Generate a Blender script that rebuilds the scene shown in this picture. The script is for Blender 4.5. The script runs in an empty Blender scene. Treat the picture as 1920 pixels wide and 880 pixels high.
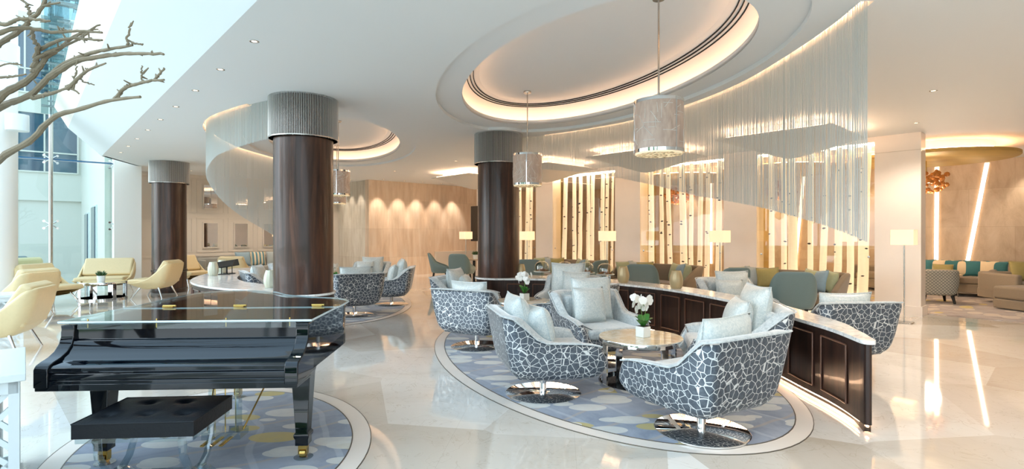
import bpy, bmesh, math, random
from mathutils import Vector, Matrix
from mathutils.geometry import tessellate_polygon, delaunay_2d_cdt
PI = math.pi
random.seed(7)
S = bpy.context.scene
COL = S.collection

# ------------------------------------------------------------------ camera, world, exposure
cam_d = bpy.data.cameras.new('camera'); cam = bpy.data.objects.new('camera', cam_d); COL.objects.link(cam)
cam_d.sensor_width = 36.0; cam_d.lens = 36.0 * 1000.0 / 1920.0
cam_d.shift_y = -2.0 / 1920.0; cam_d.clip_start = 0.05; cam_d.clip_end = 200
cam.location = (0, 0, 1.5); cam.rotation_euler = (PI / 2, 0, 0)
S.camera = cam
S.view_settings.view_transform = 'Standard'; S.view_settings.look = 'None'
S.view_settings.gamma = 1.0; S.view_settings.use_curve_mapping = False
S.view_settings.exposure = 0.44
try:
    S.cycles.use_denoising = True
    S.cycles.max_bounces = 10; S.cycles.diffuse_bounces = 5; S.cycles.glossy_bounces = 4
    S.cycles.transmission_bounces = 6; S.cycles.transparent_max_bounces = 24
    S.cycles.sample_clamp_indirect = 6.0; S.cycles.caustics_refractive = False
except Exception: pass
W = bpy.data.worlds.new('world'); S.world = W; W.use_nodes = True
bgn = W.node_tree.nodes['Background']
WT = W.node_tree
tc = WT.nodes.new('ShaderNodeTexCoord'); sx = WT.nodes.new('ShaderNodeSeparateXYZ')
rp = WT.nodes.new('ShaderNodeValToRGB')
WT.links.new(tc.outputs['Generated'], sx.inputs[0]); WT.links.new(sx.outputs['Z'], rp.inputs[0])
rp.color_ramp.elements[0].position = 0.0; rp.color_ramp.elements[0].color = (0.83, 0.91, 0.95, 1)
rp.color_ramp.elements[1].position = 0.6; rp.color_ramp.elements[1].color = (0.54, 0.78, 1.0, 1)
WT.links.new(rp.outputs[0], bgn.inputs[0]); bgn.inputs[1].default_value = 2.15

sun_d = bpy.data.lights.new('daylight', 'SUN'); sun_d.energy = 1.5; sun_d.angle = math.radians(50); sun_d.color = (0.88, 0.96, 1.0)
sun = bpy.data.objects.new('daylight', sun_d); COL.objects.link(sun)
sun.rotation_euler = Vector((0.738 * .9 + 0.30, 0.675 * .9 - 0.20, -0.34)).to_track_quat('-Z', 'Y').to_euler()   # from the atrium glazing side
# building frame: local x = b (towards the window wall), local y = a (along the window wall)
ANG = math.radians(42.45)
CB, SB = math.cos(ANG), math.sin(ANG)
def P(a, b, z=0.0): return Vector((CB * b - SB * a, SB * b + CB * a, z))
CEIL = 3.33

# ------------------------------------------------------------------ materials
def lin(h):
    h = h.lstrip('#'); c = [int(h[i:i+2], 16) / 255 for i in (0, 2, 4)]
    return tuple(((x / 12.92) if x <= 0.04045 else ((x + 0.055) / 1.055) ** 2.4) for x in c) + (1,)
MATS = {}
def mat(name, col, rough=0.5, metal=0.0, spec=0.5, emit=None, es=0, alpha=1, trans=0, coat=0, sheen=0, noise=0, nscale=20, bump=0, aniso=None):
    m = bpy.data.materials.new(name); m.use_nodes = True; nt = m.node_tree; b = nt.nodes['Principled BSDF']
    c = lin(col) if isinstance(col, str) else col
    b.inputs['Base Color'].default_value = c; b.inputs['Roughness'].default_value = rough
    b.inputs['Metallic'].default_value = metal; b.inputs['Specular IOR Level'].default_value = spec
    b.inputs['Alpha'].default_value = alpha; b.inputs['Transmission Weight'].default_value = trans
    b.inputs['Coat Weight'].default_value = coat; b.inputs['Coat Roughness'].default_value = 0.03
    b.inputs['Sheen Weight'].default_value = sheen; b.inputs['Sheen Roughness'].default_value = 0.35
    if emit: b.inputs['Emission Color'].default_value = lin(emit); b.inputs['Emission Strength'].default_value = es
    if noise or bump:
        t = nt.nodes.new('ShaderNodeTexCoord'); mp = nt.nodes.new('ShaderNodeMapping'); n = nt.nodes.new('ShaderNodeTexNoise')
        nt.links.new(t.outputs['Object'], mp.inputs[0]); nt.links.new(mp.outputs[0], n.inputs['Vector'])
        if aniso: mp.inputs['Scale'].default_value = aniso
        n.inputs['Scale'].default_value = nscale; n.inputs['Detail'].default_value = 4
        if noise:
            mx = nt.nodes.new('ShaderNodeMix'); mx.data_type = 'RGBA'
            mx.inputs[6].default_value = tuple(x * (1 - noise) for x in c[:3]) + (1,)
            mx.inputs[7].default_value = tuple(min(1, x * (1 + noise)) for x in c[:3]) + (1,)
            nt.links.new(n.outputs[0], mx.inputs[0]); nt.links.new(mx.outputs[2], b.inputs['Base Color'])
        if bump:
            bp = nt.nodes.new('ShaderNodeBump'); bp.inputs['Strength'].default_value = bump; bp.inputs['Distance'].default_value = 0.01
            nt.links.new(n.outputs[0], bp.inputs['Height']); nt.links.new(bp.outputs[0], b.inputs['Normal'])
    MATS[name] = m; return m
def N(nt, t, **k):
    n = nt.nodes.new(t)
    for a, v in k.items(): setattr(n, a, v)
    return n
def ramp(nt, src, stops, const=False):
    r = nt.nodes.new('ShaderNodeValToRGB'); cr = r.color_ramp
    if const: cr.interpolation = 'CONSTANT'
    while len(cr.elements) < len(stops): cr.elements.new(0.5)
    for e, (p, c) in zip(cr.elements, stops): e.position = p; e.color = lin(c) if isinstance(c, str) else c
    nt.links.new(src, r.inputs[0]); return r.outputs[0]
def mixc(nt, fac, a, b, mode='MIX'):
    m = nt.nodes.new('ShaderNodeMix'); m.data_type = 'RGBA'; m.blend_type = mode
    for i, v in ((0, fac), (6, a), (7, b)):
        if isinstance(v, (int, float)): m.inputs[i].default_value = v
        elif isinstance(v, tuple): m.inputs[i].default_value = v
        elif isinstance(v, str): m.inputs[i].default_value = lin(v)
        else: nt.links.new(v, m.inputs[i])
    return m.outputs[2]
def coords(nt, scale=(1, 1, 1), rot=(0, 0, 0), which='Object'):
    t = nt.nodes.new('ShaderNodeTexCoord'); mp = nt.nodes.new('ShaderNodeMapping')
    mp.inputs['Scale'].default_value = scale; mp.inputs['Rotation'].default_value = rot
    nt.links.new(t.outputs[which], mp.inputs[0]); return mp.outputs[0]
def tex(nt, kind, vec, scale, **k):
    n = nt.nodes.new('ShaderNodeTex' + kind)
    if kind == 'Voronoi' and 'feature' in k: n.feature = k.pop('feature')
    nt.links.new(vec, n.inputs['Vector']); n.inputs['Scale'].default_value = scale
    for a, v in k.items(): n.inputs[a].default_value = v
    return n
def mth(nt, op, a, b=0.0):
    m = nt.nodes.new('ShaderNodeMath'); m.operation = op
    for i, v in enumerate((a, b)):
        if isinstance(v, (int, float)): m.inputs[i].default_value = v
        else: nt.links.new(v, m.inputs[i])
    return m.outputs[0]

mat('ceiling_paint', '#e2e1df', 0.75)
mat('white_paint', '#eeece6', 0.6)
mat('stone_cream', '#f0e5da', 0.28, noise=0.05, nscale=2.2)
mat('beige_panel', '#d9cec0', 0.5)
mat('beige_dark', '#c4b7a4', 0.6)
mat('facade_white', '#d6d3ca', 0.7)
mat('facade_glass', '#274a60', 0.05, metal=0.0, spec=1.0)
mat('chrome', '#dcdcdc', 0.06, metal=1)
mat('steel', '#b9b6b0', 0.25, metal=1)
mat('brass', '#c9a75e', 0.22, metal=1)
mat('bulkhead_paint', '#d3d9da', 0.75)
mat('line_metal', '#6f665b', 0.4, metal=0.5)
mat('moulding_wood', '#64402f', 0.3, coat=0.4)
mat('mirror', '#f2f2f2', 0.015, metal=1)
mat('black_gloss', '#03070f', 0.04, spec=0.5, coat=0.1)
mat('black_leather', '#04080f', 0.42, spec=0.3, noise=0.2, nscale=60, bump=0.15)
mat('black_matte', '#14130f', 0.5)
mat('teal_leather', '#6c8080', 0.36, noise=0.05, nscale=60)
mat('yellow_leather', '#dcc596', 0.42, noise=0.05, nscale=30)
mat('white_lacquer', '#dfe6e6', 0.22)
mat('sofa_taupe', '#8c7e6b', 0.85, noise=0.12, nscale=90, sheen=0.2)
mat('sofa_brown', '#7c6c58', 0.85, noise=0.1, nscale=80, sheen=0.3)
mat('sofa_grey', '#9a9890', 0.85, noise=0.08, nscale=80)
mat('cush_teal', '#2f6e72', 0.7, sheen=0.3, noise=0.1)
mat('cush_cream', '#e6cfa8', 0.8, noise=0.05)
mat('cush_olive', '#a09258', 0.65, sheen=0.3, noise=0.1)
mat('cush_green', '#a2a581', 0.6, sheen=0.3, noise=0.1)
mat('cush_grey', '#a7adaa', 0.7, sheen=0.2, noise=0.08)
mat('cush_blue', '#8aa0aa', 0.7, sheen=0.2, noise=0.08)
mat('ceramic', '#eceee9', 0.2)
mat('leaf', '#3f7d33', 0.4, noise=0.25, nscale=14)
mat('leaf_dark', '#3d5a30', 0.5, noise=0.3, nscale=14)
mat('petal', '#f6f5ef', 0.5)
mat('stem', '#6b8a45', 0.5)
mat('soil', '#3c2d20', 0.9)
mat('cookie', '#a8683c', 0.7, noise=0.3, nscale=40)
mat('bark', '#7d705a', 0.75, noise=0.25, nscale=35, bump=0.6, aniso=(1, 1, 1))
mat('trunk_cream_glow', '#f6f0e2', 0.5, emit='#fff0d8', es=0.30, noise=0.06, nscale=9, aniso=(1, 1, 4))  # faint emission stands in for even light along the trunks
mat('knot', '#2d2a24', 0.6)
mat('wicker_grey', '#7f8b90', 0.8, noise=0.15, nscale=60)
mat('shade_glow', '#f3e3c8', 0.7, emit='#ffd6a8', es=0.62)
mat('led_warm', '#ffe2c0', 0.5, emit='#ffcfa6', es=20)
mat('led_cove', '#ffe2c0', 0.5, emit='#ffcba0', es=12)
mat('led_edge', '#ffe2c0', 0.5, emit='#ffd4ae', es=34)
mat('panel_paint', '#d2c9be', 0.7)
mat('led_bay', '#ffe2c0', 0.5, emit='#fff0d8', es=20)
mat('pebble_glow', '#f3e3c8', 0.6, emit='#ffdfae', es=0.35)
mat('led_soft', '#ffe2c0', 0.5, emit='#ffd2a4', es=5.5)
mat('led_panel', '#fff0dc', 0.5, emit='#ffe6c4', es=2.6)
mat('lens_warm', '#fff0dc', 0.5, emit='#ffe6c8', es=1.6)
mat('slot_black', '#1b1916', 0.8)
mat('string_silver', '#cfd2ce', 0.45, spec=0.4)
mat('string_metal', '#bcbab6', 0.4, metal=0.35)
mat('gold_leaf', '#c2a059', 0.5, metal=0.25, noise=0.25, nscale=1.6, aniso=(1, 2.5, 1))
mat('amber_glass', '#a9703c', 0.12, metal=0.3, emit='#e8883a', es=0.10)
mat('grass', '#7f9a5a', 0.9, noise=0.2, nscale=2)
mat('paving', '#dfe3de', 0.7, noise=0.04, nscale=1)
mat('foliage', '#5c7a48', 0.8, noise=0.4, nscale=4)
mat('bark_dark', '#5d5040', 0.8)
mat('screen_black', '#101010', 0.3)
mat('candle', '#e8d6ac', 0.5)
mat('glass_beam', '#1c5f86', 0.1, spec=0.8)

def glass_mat(name, tint, gloss=1.0, ior=1.45, rough=0.0):
    # clear sheet: fresnel mix of a straight-through tint and a mirror reflection
    m = bpy.data.materials.new(name); m.use_nodes = True; nt = m.node_tree
    for n in list(nt.nodes): nt.nodes.remove(n)
    o = N(nt, 'ShaderNodeOutputMaterial'); mx = N(nt, 'ShaderNodeMixShader'); tr = N(nt, 'ShaderNodeBsdfTransparent'); gl = N(nt, 'ShaderNodeBsdfGlossy')
    fr = N(nt, 'ShaderNodeFresnel'); fr.inputs[0].default_value = ior
    tr.inputs[0].default_value = lin(tint); gl.inputs[0].default_value = (gloss, gloss, gloss, 1); gl.inputs['Roughness'].default_value = rough
    ge = N(nt, 'ShaderNodeNewGeometry'); nt.links.new(mth(nt, 'MULTIPLY', fr.outputs[0], mth(nt, 'SUBTRACT', 1.0, ge.outputs['Backfacing'])), mx.inputs[0]); nt.links.new(tr.outputs[0], mx.inputs[1]); nt.links.new(gl.outputs[0], mx.inputs[2]); nt.links.new(mx.outputs[0], o.inputs[0])
    MATS[name] = m; return m
glass_mat('glass_clear', '#f4fbfa')
glass_mat('glass_window', '#fbf7ee', ior=1.5)
glass_mat('glass_yellow', '#f5ecc2', ior=1.5)
glass_mat('acrylic', '#d8e4e6', ior=1.9)
glass_mat('acrylic_leg', '#dfe9ec', ior=2.3)
glass_mat('glass_dome', '#f1f1ec', ior=1.8)

def m_marble():
    m = mat('floor_marble', '#e6ddd0', 0.05, spec=0.8, coat=0.5); nt = m.node_tree; b = nt.nodes['Principled BSDF']
    v = coords(nt, (1, 1, 1), (0, 0, -ANG))
    vo = tex(nt, 'Voronoi', v, 0.8); vo.voronoi_dimensions = '2D'; wn = tex(nt, 'Noise', v, 1.1, Detail=6.0, Roughness=0.6, Distortion=0.6)
    sep = N(nt, 'ShaderNodeSeparateColor'); nt.links.new(vo.outputs['Color'], sep.inputs[0])
    c = ramp(nt, sep.outputs[0], [(0, '#c9bba8'), (0.4, '#e2d8cb'), (0.6, '#f0eae1'), (1, '#f7f3ec')])
    c2 = ramp(nt, wn.outputs[0], [(0.35, '#d3c7b7'), (0.5, '#ece5db'), (0.65, '#f2ede5')])
    c = mixc(nt, 0.35, c, c2)
    ve = tex(nt, 'Voronoi', v, 1.7, feature='DISTANCE_TO_EDGE')
    wn2 = tex(nt, 'Noise', v, 3.0, Detail=4.0, Distortion=1.5)
    k = mth(nt, 'MULTIPLY', mth(nt, 'LESS_THAN', mth(nt, 'ABSOLUTE', mth(nt, 'SUBTRACT', wn2.outputs[0], 0.5)), 0.006), 0.35)
    c = mixc(nt, k, c, '#bfae98')
    br = tex(nt, 'Brick', v, 1.0); br.offset = 0.0
    for i, s in (('Color1', (1, 1, 1, 1)), ('Color2', (1, 1, 1, 1)), ('Mortar', (0.80, 0.78, 0.75, 1)),): br.inputs[i].default_value = s
    br.inputs['Mortar Size'].default_value = 0.002; br.inputs['Brick Width'].default_value = 0.9; br.inputs['Row Height'].default_value = 0.9
    c = mixc(nt, 0.5, c, br.outputs[0], 'MULTIPLY')
    nt.links.new(c, b.inputs['Base Color'])
m_marble()
def m_walnut(name, dark, mid, lightc, s=1.0):
    m = mat(name, mid, 0.30, spec=0.4, coat=0.15); nt = m.node_tree; b = nt.nodes['Principled BSDF']
    v = coords(nt, (7 * s, 7 * s, 0.55 * s)); n = tex(nt, 'Noise', v, 1.6, Detail=8.0, Roughness=0.6, Distortion=1.2)
    c = ramp(nt, n.outputs[0], [(0.3, dark), (0.5, mid), (0.72, lightc)])
    nt.links.new(c, b.inputs['Base Color'])
m_walnut('walnut', '#20110c', '#3d251b', '#603d2b', 0.7)
m_walnut('walnut_dark', '#150d0a', '#2c1b15', '#432b20', 1.3)
def m_stonewall(name, d, m1, l, bw, bh, contrast=1.0):
    m = mat(name, m1, 0.4); nt = m.node_tree; b = nt.nodes['Principled BSDF']
    v = coords(nt, (5, 5, 0.7) if name != 'travertine' else (2.2, 2.2, 1.1)); n = tex(nt, 'Noise', v, 1.3, Detail=9.0, Roughness=0.65, Distortion=0.5)
    c = ramp(nt, n.outputs[0], [(0.32, d), (0.5, m1), (0.66, l)])
    # slabs: brick laid in the wall's own plane (local x, z)
    t = nt.nodes.new('ShaderNodeTexCoord'); sp = N(nt, 'ShaderNodeSeparateXYZ'); cb = N(nt, 'ShaderNodeCombineXYZ')
    nt.links.new(t.outputs['Object'], sp.inputs[0]); nt.links.new(mth(nt, 'ADD', sp.outputs[0], sp.outputs[1]), cb.inputs[0]); nt.links.new(sp.outputs[2], cb.inputs[1])
    br = tex(nt, 'Brick', cb.outputs[0], 1.0); br.inputs['Mortar Size'].default_value = 0.003; br.inputs['Brick Width'].default_value = bw; br.inputs['Row Height'].default_value = bh
    br.inputs['Color1'].default_value = (1, 1, 1, 1); br.inputs['Color2'].default_value = (0.88, 0.86, 0.84, 1); br.inputs['Mortar'].default_value = (0.72, 0.68, 0.62, 1)
    c = mixc(nt, 1.0, c, br.outputs[0], 'MULTIPLY')
    nt.links.new(c, b.inputs['Base Color'])
m_stonewall('travertine', '#b29b7e', '#c4ad91', '#cfba9f', 1.7, 0.95)
m_stonewall('wood_stone', '#d8bca0', '#e6cdb3', '#eddac6', 0.62, 1.0)
m_stonewall('pale_stone', '#c5b9a6', '#d9cfbf', '#e6dfd2', 0.62, 1.0)
def m_mosaic():
    m = mat('mosaic_velvet', '#3c4a56', 0.5, metal=0.25, sheen=1.0, spec=0.4); nt = m.node_tree; b = nt.nodes['Principled BSDF']
    v = coords(nt); w = tex(nt, 'Noise', v, 6, Detail=1.0)
    vo = tex(nt, 'Voronoi', v, 19, feature='DISTANCE_TO_EDGE', Randomness=0.9)
    f = ramp(nt, vo.outputs[0], [(0.028, (0, 0, 0, 1)), (0.044, (1, 1, 1, 1))])
    n2 = tex(nt, 'Noise', v, 45, Detail=3.0)
    dk = ramp(nt, n2.outputs[0], [(0.3, '#3f464f'), (0.7, '#5b636b')])
    c = mixc(nt, f, '#d6d8d6', dk)
    nt.links.new(c, b.inputs['Base Color'])
    # the pile lies combed upward, so each face mirrors what is above it
    ge = N(nt, 'ShaderNodeNewGeometry'); ad = N(nt, 'ShaderNodeVectorMath'); ad.operation = 'ADD'; ad.inputs[1].default_value = (0, 0, 0.45)
    nt.links.new(ge.outputs['Normal'], ad.inputs[0]); no = N(nt, 'ShaderNodeVectorMath'); no.operation = 'NORMALIZE'; nt.links.new(ad.outputs[0], no.inputs[0]); nt.links.new(no.outputs[0], b.inputs['Normal'])
    rr = ramp(nt, f, [(0, (0.5,) * 3 + (1,)), (1, (0.40,) * 3 + (1,))]); nt.links.new(rr, b.inputs['Roughness'])
m_mosaic()
def m_velvet():
    m = mat('silver_velvet', '#c4cbcc', 0.45, sheen=1.0, spec=0.4); nt = m.node_tree; b = nt.nodes['Principled BSDF']
    v = coords(nt); n = tex(nt, 'Noise', v, 28, Detail=6.0, Roughness=0.7, Distortion=1.0)
    c = ramp(nt, n.outputs[0], [(0.35, '#a9b2b5'), (0.52, '#c5cccd'), (0.7, '#d6dad8')]); nt.links.new(c, b.inputs['Base Color'])
    bp = N(nt, 'ShaderNodeBump'); bp.inputs['Strength'].default_value = 0.12; bp.inputs['Distance'].default_value = 0.01
    n3 = tex(nt, 'Noise', v, 9, Detail=3.0); nt.links.new(n3.outputs[0], bp.inputs['Height']); nt.links.new(bp.outputs[0], b.inputs['Normal'])
m_velvet()
def m_satin():
    m = mat('satin_cushion', '#c9d4d5', 0.34, sheen=0.5, spec=0.5); nt = m.node_tree; b = nt.nodes['Principled BSDF']
    v = coords(nt); n = tex(nt, 'Noise', v, 30, Detail=5.0, Distortion=2.0)
    c = ramp(nt, n.outputs[0], [(0.4, '#c3cccb'), (0.55, '#d3d9d6'), (0.7, '#dfe2de')]); nt.links.new(c, b.inputs['Base Color'])
    n3 = tex(nt, 'Noise', v, 11, Detail=3.0, Distortion=1.2); bp = N(nt, 'ShaderNodeBump'); bp.inputs['Strength'].default_value = 0.35; bp.inputs['Distance'].default_value = 0.01
    nt.links.new(n3.outputs[0], bp.inputs['Height']); nt.links.new(bp.outputs[0], b.inputs['Normal'])
m_satin()
def m_carpet(name, ground, g2, petal, scale=1.0):
    m = mat(name, ground, 0.95, sheen=0.2); nt = m.node_tree; b = nt.nodes['Principled BSDF']
    v = coords(nt, (1, 1, 1), (0, 0, 0.5)); n = tex(nt, 'Noise', v, 2.2, Detail=6.0, Roughness=0.65, Distortion=0.7)
    c = ramp(nt, n.outputs[0], [(0.35, g2), (0.6, ground)])
    ln = tex(nt, 'Wave', coords(nt, (1, 1, 1), (0, 0, 0.9)), 0.9, Distortion=3.0); 
    k = ramp(nt, ln.outputs[0], [(0.97, (0, 0, 0, 1)), (0.985, (1, 1, 1, 1))]); c = mixc(nt, mth(nt, 'MULTIPLY', k, 0.45), c, '#b9a894')
    ln = tex(nt, 'Wave', coords(nt, (1, 1, 1), (0, 0, -0.6)), 0.7, Distortion=4.0)
    k = ramp(nt, ln.outputs[0], [(0.97, (0, 0, 0, 1)), (0.985, (1, 1, 1, 1))]); c = mixc(nt, mth(nt, 'MULTIPLY', k, 0.35), c, '#c3c9cf')
    for i, (rot, sc, off) in enumerate(((0.35, 3.4 * scale, 0.0), (-0.45, 3.9 * scale, 3.3))):
        mp = nt.nodes.new('ShaderNodeMapping'); t = nt.nodes.new('ShaderNodeTexCoord'); nt.links.new(t.outputs['Object'], mp.inputs[0])
        mp.inputs['Rotation'].default_value = (0, 0, rot); mp.inputs['Scale'].default_value = (0.62, 1.15, 0.0); mp.inputs['Location'].default_value = (off, off, 0)
        vo = tex(nt, 'Voronoi', mp.outputs[0], sc, Randomness=0.75); vo.voronoi_dimensions = '2D'
        sp = N(nt, 'ShaderNodeSeparateColor'); nt.links.new(vo.outputs['Color'], sp.inputs[0])
        rad = mth(nt, 'MULTIPLY_ADD', sp.outputs[0], 0.18); nt.nodes[-1].inputs[2].default_value = 0.24 if i == 0 else 0.16
        ins = mth(nt, 'LESS_THAN', vo.outputs['Distance'], rad)
        ins = mth(nt, 'MULTIPLY', ins, mth(nt, 'GREATER_THAN', sp.outputs[1], 0.35 if i == 0 else 0.5))
        pc = mixc(nt, mth(nt, 'GREATER_THAN', sp.outputs[2], 0.92), petal, '#cdb75c')
        n4 = tex(nt, 'Noise', v, 14, Detail=5.0); pc = mixc(nt, mth(nt, 'MULTIPLY', n4.outputs[0], 0.3), pc, g2)
        c = mixc(nt, mth(nt, 'MULTIPLY', ins, 0.85), c, pc)
    nt.links.new(c, b.inputs['Base Color'])
m_carpet('carpet_blue', '#a0a7b4', '#858e9e', '#dfddd4')
m_carpet('carpet_lounge', '#a79a90', '#8d8078', '#cdbfac', 0.8)
def m_top(name, base, vein, rough):
    m = mat(name, base, rough, coat=0.15, spec=0.35); nt = m.node_tree; b = nt.nodes['Principled BSDF']
    v = coords(nt); n = tex(nt, 'Noise', v, 3.0, Detail=8.0, Roughness=0.6, Distortion=2.0)
    c = ramp(nt, n.outputs[0], [(0.40, base), (0.49, vein), (0.53, base)]); nt.links.new(c, b.inputs['Base Color'])
m_top('marble_top', '#f3f2ef', '#d5d3d0', 0.14)
m_top('onyx_top', '#d8c4a4', '#e8dcc6', 0.06)
def m_stripe(name, a, b_, sc):
    m = mat(name, a, 0.8); nt = m.node_tree; b = nt.nodes['Principled BSDF']
    w = tex(nt, 'Wave', coords(nt), sc); c = ramp(nt, w.outputs[0], [(0.0, a), (0.5, b_)], True); nt.links.new(c, b.inputs['Base Color'])
m_stripe('cush_stripe', '#d8c6a6', '#54808a', 3.0)
def m_lozenge():
    m = mat('lozenge_fabric', '#b9b6ac', 0.8); nt = m.node_tree; b = nt.nodes['Principled BSDF']
    c = '#b9b8ae'
    w1 = tex(nt, 'Wave', coords(nt, (1, 1, 1), (0.78, 0, 0)), 7.0); w1.bands_direction = 'Y'
    w2 = tex(nt, 'Wave', coords(nt, (1, 1, 1), (-0.78, 0, 0)), 7.0); w2.bands_direction = 'Y'
    k = mth(nt, 'MAXIMUM', w1.outputs[0], w2.outputs[0]); c = ramp(nt, k, [(0.8, '#b6b5ab'), (0.93, '#6f7370')]); nt.links.new(c, b.inputs['Base Color'])
m_lozenge()
def m_pendant():
    # metal-laced translucent drum: pale threads over a softly glowing cloth
    m = mat('pendant_cloth', '#cbbdb0', 0.4, emit='#ffc9a0', es=0.10); nt = m.node_tree; b = nt.nodes['Principled BSDF']
    c = ramp(nt, tex(nt, 'Noise', coords(nt, (1, 1, .3)), 30, Detail=4.0).outputs[0], [(0.3, '#877d75'), (0.7, '#a59b92')]); nt.links.new(c, b.inputs['Base Color'])
m_pendant()
def m_vase():
    m = mat('gold_vase', '#bda880', 0.36, metal=0.3); 
m_vase()
M = MATS

# ------------------------------------------------------------------ mesh helpers
class MB:
    def __init__(s): s.v = []; s.f = []; s.m = []
    def add(s, vs, fs, mi=0, T=None):
        o = len(s.v)
        s.v += [(T @ Vector(v)) if T is not None else Vector(v) for v in vs]
        s.f += [tuple(o + i for i in f) for f in fs]; s.m += [mi] * len(fs); return s
    def box(s, c, d, mi=0, T=None, rz=0):
        x, y, z = (k / 2 for k in d); R = Matrix.Translation(c) @ Matrix.Rotation(rz, 4, 'Z')
        if T is not None: R = T @ R
        return s.add([(-x, -y, -z), (x, -y, -z), (x, y, -z), (-x, y, -z), (-x, -y, z), (x, -y, z), (x, y, z), (-x, y, z)],
                     [(0, 3, 2, 1), (4, 5, 6, 7), (0, 1, 5, 4), (1, 2, 6, 5), (2, 3, 7, 6), (3, 0, 4, 7)], mi, R)
    def lathe(s, prof, n=32, c=(0, 0, 0), mi=0, T=None, sx=1, sy=1):
        vs = []; fs = []; k = len(prof)
        for i in range(n):
            a = 2 * PI * i / n
            for r, z in prof: vs.append((c[0] + r * math.cos(a) * sx, c[1] + r * math.sin(a) * sy, c[2] + z))
        for i in range(n):
            j = (i + 1) % n
            for q in range(k - 1): fs.append((i * k + q, j * k + q, j * k + q + 1, i * k + q + 1))
        if prof[0][0] > 1e-6: fs.append(tuple(i * k for i in range(n))[::-1])
        if prof[-1][0] > 1e-6: fs.append(tuple(i * k + k - 1 for i in range(n)))
        return s.add(vs, fs, mi, T)
    def cyl(s, c, r, h, n=24, mi=0, T=None): return s.lathe([(r, 0), (r, h)], n, c, mi, T)
    def tube(s, pts, rad, n=8, mi=0, T=None):
        pts = [Vector(p) for p in pts]; m = len(pts); rs = rad if isinstance(rad, (list, tuple)) else [rad] * m
        vs = []; fs = []; up = None
        for i, p in enumerate(pts):
            d = (pts[min(i + 1, m - 1)] - pts[max(i - 1, 0)]).normalized()
            if up is None: up = Vector((0, 0, 1)) if abs(d.z) < 0.9 else Vector((1, 0, 0))
            x = d.cross(up).normalized(); up = x.cross(d).normalized()
            for k in range(n):
                a = 2 * PI * k / n; vs.append(p + (x * math.cos(a) + up * math.sin(a)) * rs[i])
        for i in range(m - 1):
            for k in range(n):
                j = (k + 1) % n; fs.append((i * n + k, i * n + j, (i + 1) * n + j, (i + 1) * n + k))
        fs.append(tuple(range(n))[::-1]); fs.append(tuple((m - 1) * n + k for k in range(n)))
        return s.add(vs, fs, mi, T)
    def prism(s, poly, z0, z1, mi=0, T=None, holes=(), side_mi=None):
        loops = [poly] + list(holes); allp = [q for l in loops for q in l]; n = len(allp)
        tris = tessellate_polygon([[Vector((q[0], q[1], 0)) for q in l] for l in loops])
        vs = [(q[0], q[1], z0) for q in allp] + [(q[0], q[1], z1) for q in allp]
        fs = []
        for t in tris:
            a, b, c = (Vector(allp[i]).to_3d() for i in t)
            t = t if (b - a).cross(c - a).z > 0 else t[::-1]
            fs.append(tuple(i + n for i in t)); fs.append(tuple(t[::-1]))
        s.add(vs, fs, mi, T)
        off = 0; sf = []
        for l in loops:
            k = len(l)
            for i in range(k):
                a, b = off + i, off + (i + 1) % k; sf.append((a, b, b + n, a + n))
            off += k
        s.add(vs, sf, mi if side_mi is None else side_mi, T); return s
    def slab(s, outer, holes, z0, z1, mi=0):
        # robust flat slab with many holes (constrained Delaunay)
        vs = []; es = []
        for l in [outer] + list(holes):
            o = len(vs); k = len(l); vs += [Vector((q[0], q[1])) for q in l]; es += [(o + i, o + (i + 1) % k) for i in range(k)]
        V, E_, F, *_ = delaunay_2d_cdt(vs, es, [], 0, 1e-6)
        def inside(p, poly):
            c = False; k = len(poly)
            for i in range(k):
                a, b = poly[i], poly[(i + 1) % k]
                if (a[1] > p.y) != (b[1] > p.y) and p.x < (b[0] - a[0]) * (p.y - a[1]) / (b[1] - a[1]) + a[0]: c = not c
            return c
        keep = []
        for f in F:
            c = sum((V[i] for i in f), Vector((0, 0))) / len(f)
            if inside(c, outer) and not any(inside(c, h) for h in holes): keep.append(tuple(f))
        n = len(V); pts = [(v.x, v.y, z0) for v in V] + [(v.x, v.y, z1) for v in V]
        cnt = {}
        for f in keep:
            for i in range(len(f)): a, b = f[i], f[(i + 1) % len(f)]; cnt[(min(a, b), max(a, b))] = cnt.get((min(a, b), max(a, b)), 0) + 1
        side = [(a, b, b + n, a + n) for (a, b), c in cnt.items() if c == 1]
        s.add(pts, [f[::-1] for f in keep] + [tuple(i + n for i in f) for f in keep] + side, mi); return s
    def build(s, name, mats, parent=None, smooth=False, bevel=0, sub=0, loc=None, rz=0, seg=2, auto=True):
        me = bpy.data.meshes.new(name); me.from_pydata([tuple(v) for v in s.v], [], s.f)
        if not isinstance(mats, (list, tuple)): mats = [mats]
        for m in mats: me.materials.append(M[m] if isinstance(m, str) else m)
        for p, i in zip(me.polygons, s.m): p.material_index = i
        bm = bmesh.new(); bm.from_mesh(me); bmesh.ops.remove_doubles(bm, verts=bm.verts, dist=1e-5)
        bmesh.ops.recalc_face_normals(bm, faces=bm.faces); bm.to_mesh(me); bm.free()
        o = bpy.data.objects.new(name, me); COL.objects.link(o)
        if smooth:
            for p in me.polygons: p.use_smooth = True
            if auto and not sub:
                try: me.set_sharp_from_angle(angle=math.radians(40))
                except Exception: pass
        if bevel:
            b = o.modifiers.new('bevel', 'BEVEL'); b.width = bevel; b.segments = seg; b.limit_method = 'ANGLE'; b.angle_limit = math.radians(40); b.harden_normals = False
            for p in me.polygons: p.use_smooth = True
            try: me.set_sharp_from_angle(angle=math.radians(50))
            except Exception: pass
        if sub:
            b = o.modifiers.new('sub', 'SUBSURF'); b.levels = sub; b.render_levels = sub
        if parent: o.parent = parent
        if loc is not None: o.location = loc
        if rz: o.rotation_euler[2] = rz
        return o
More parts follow.
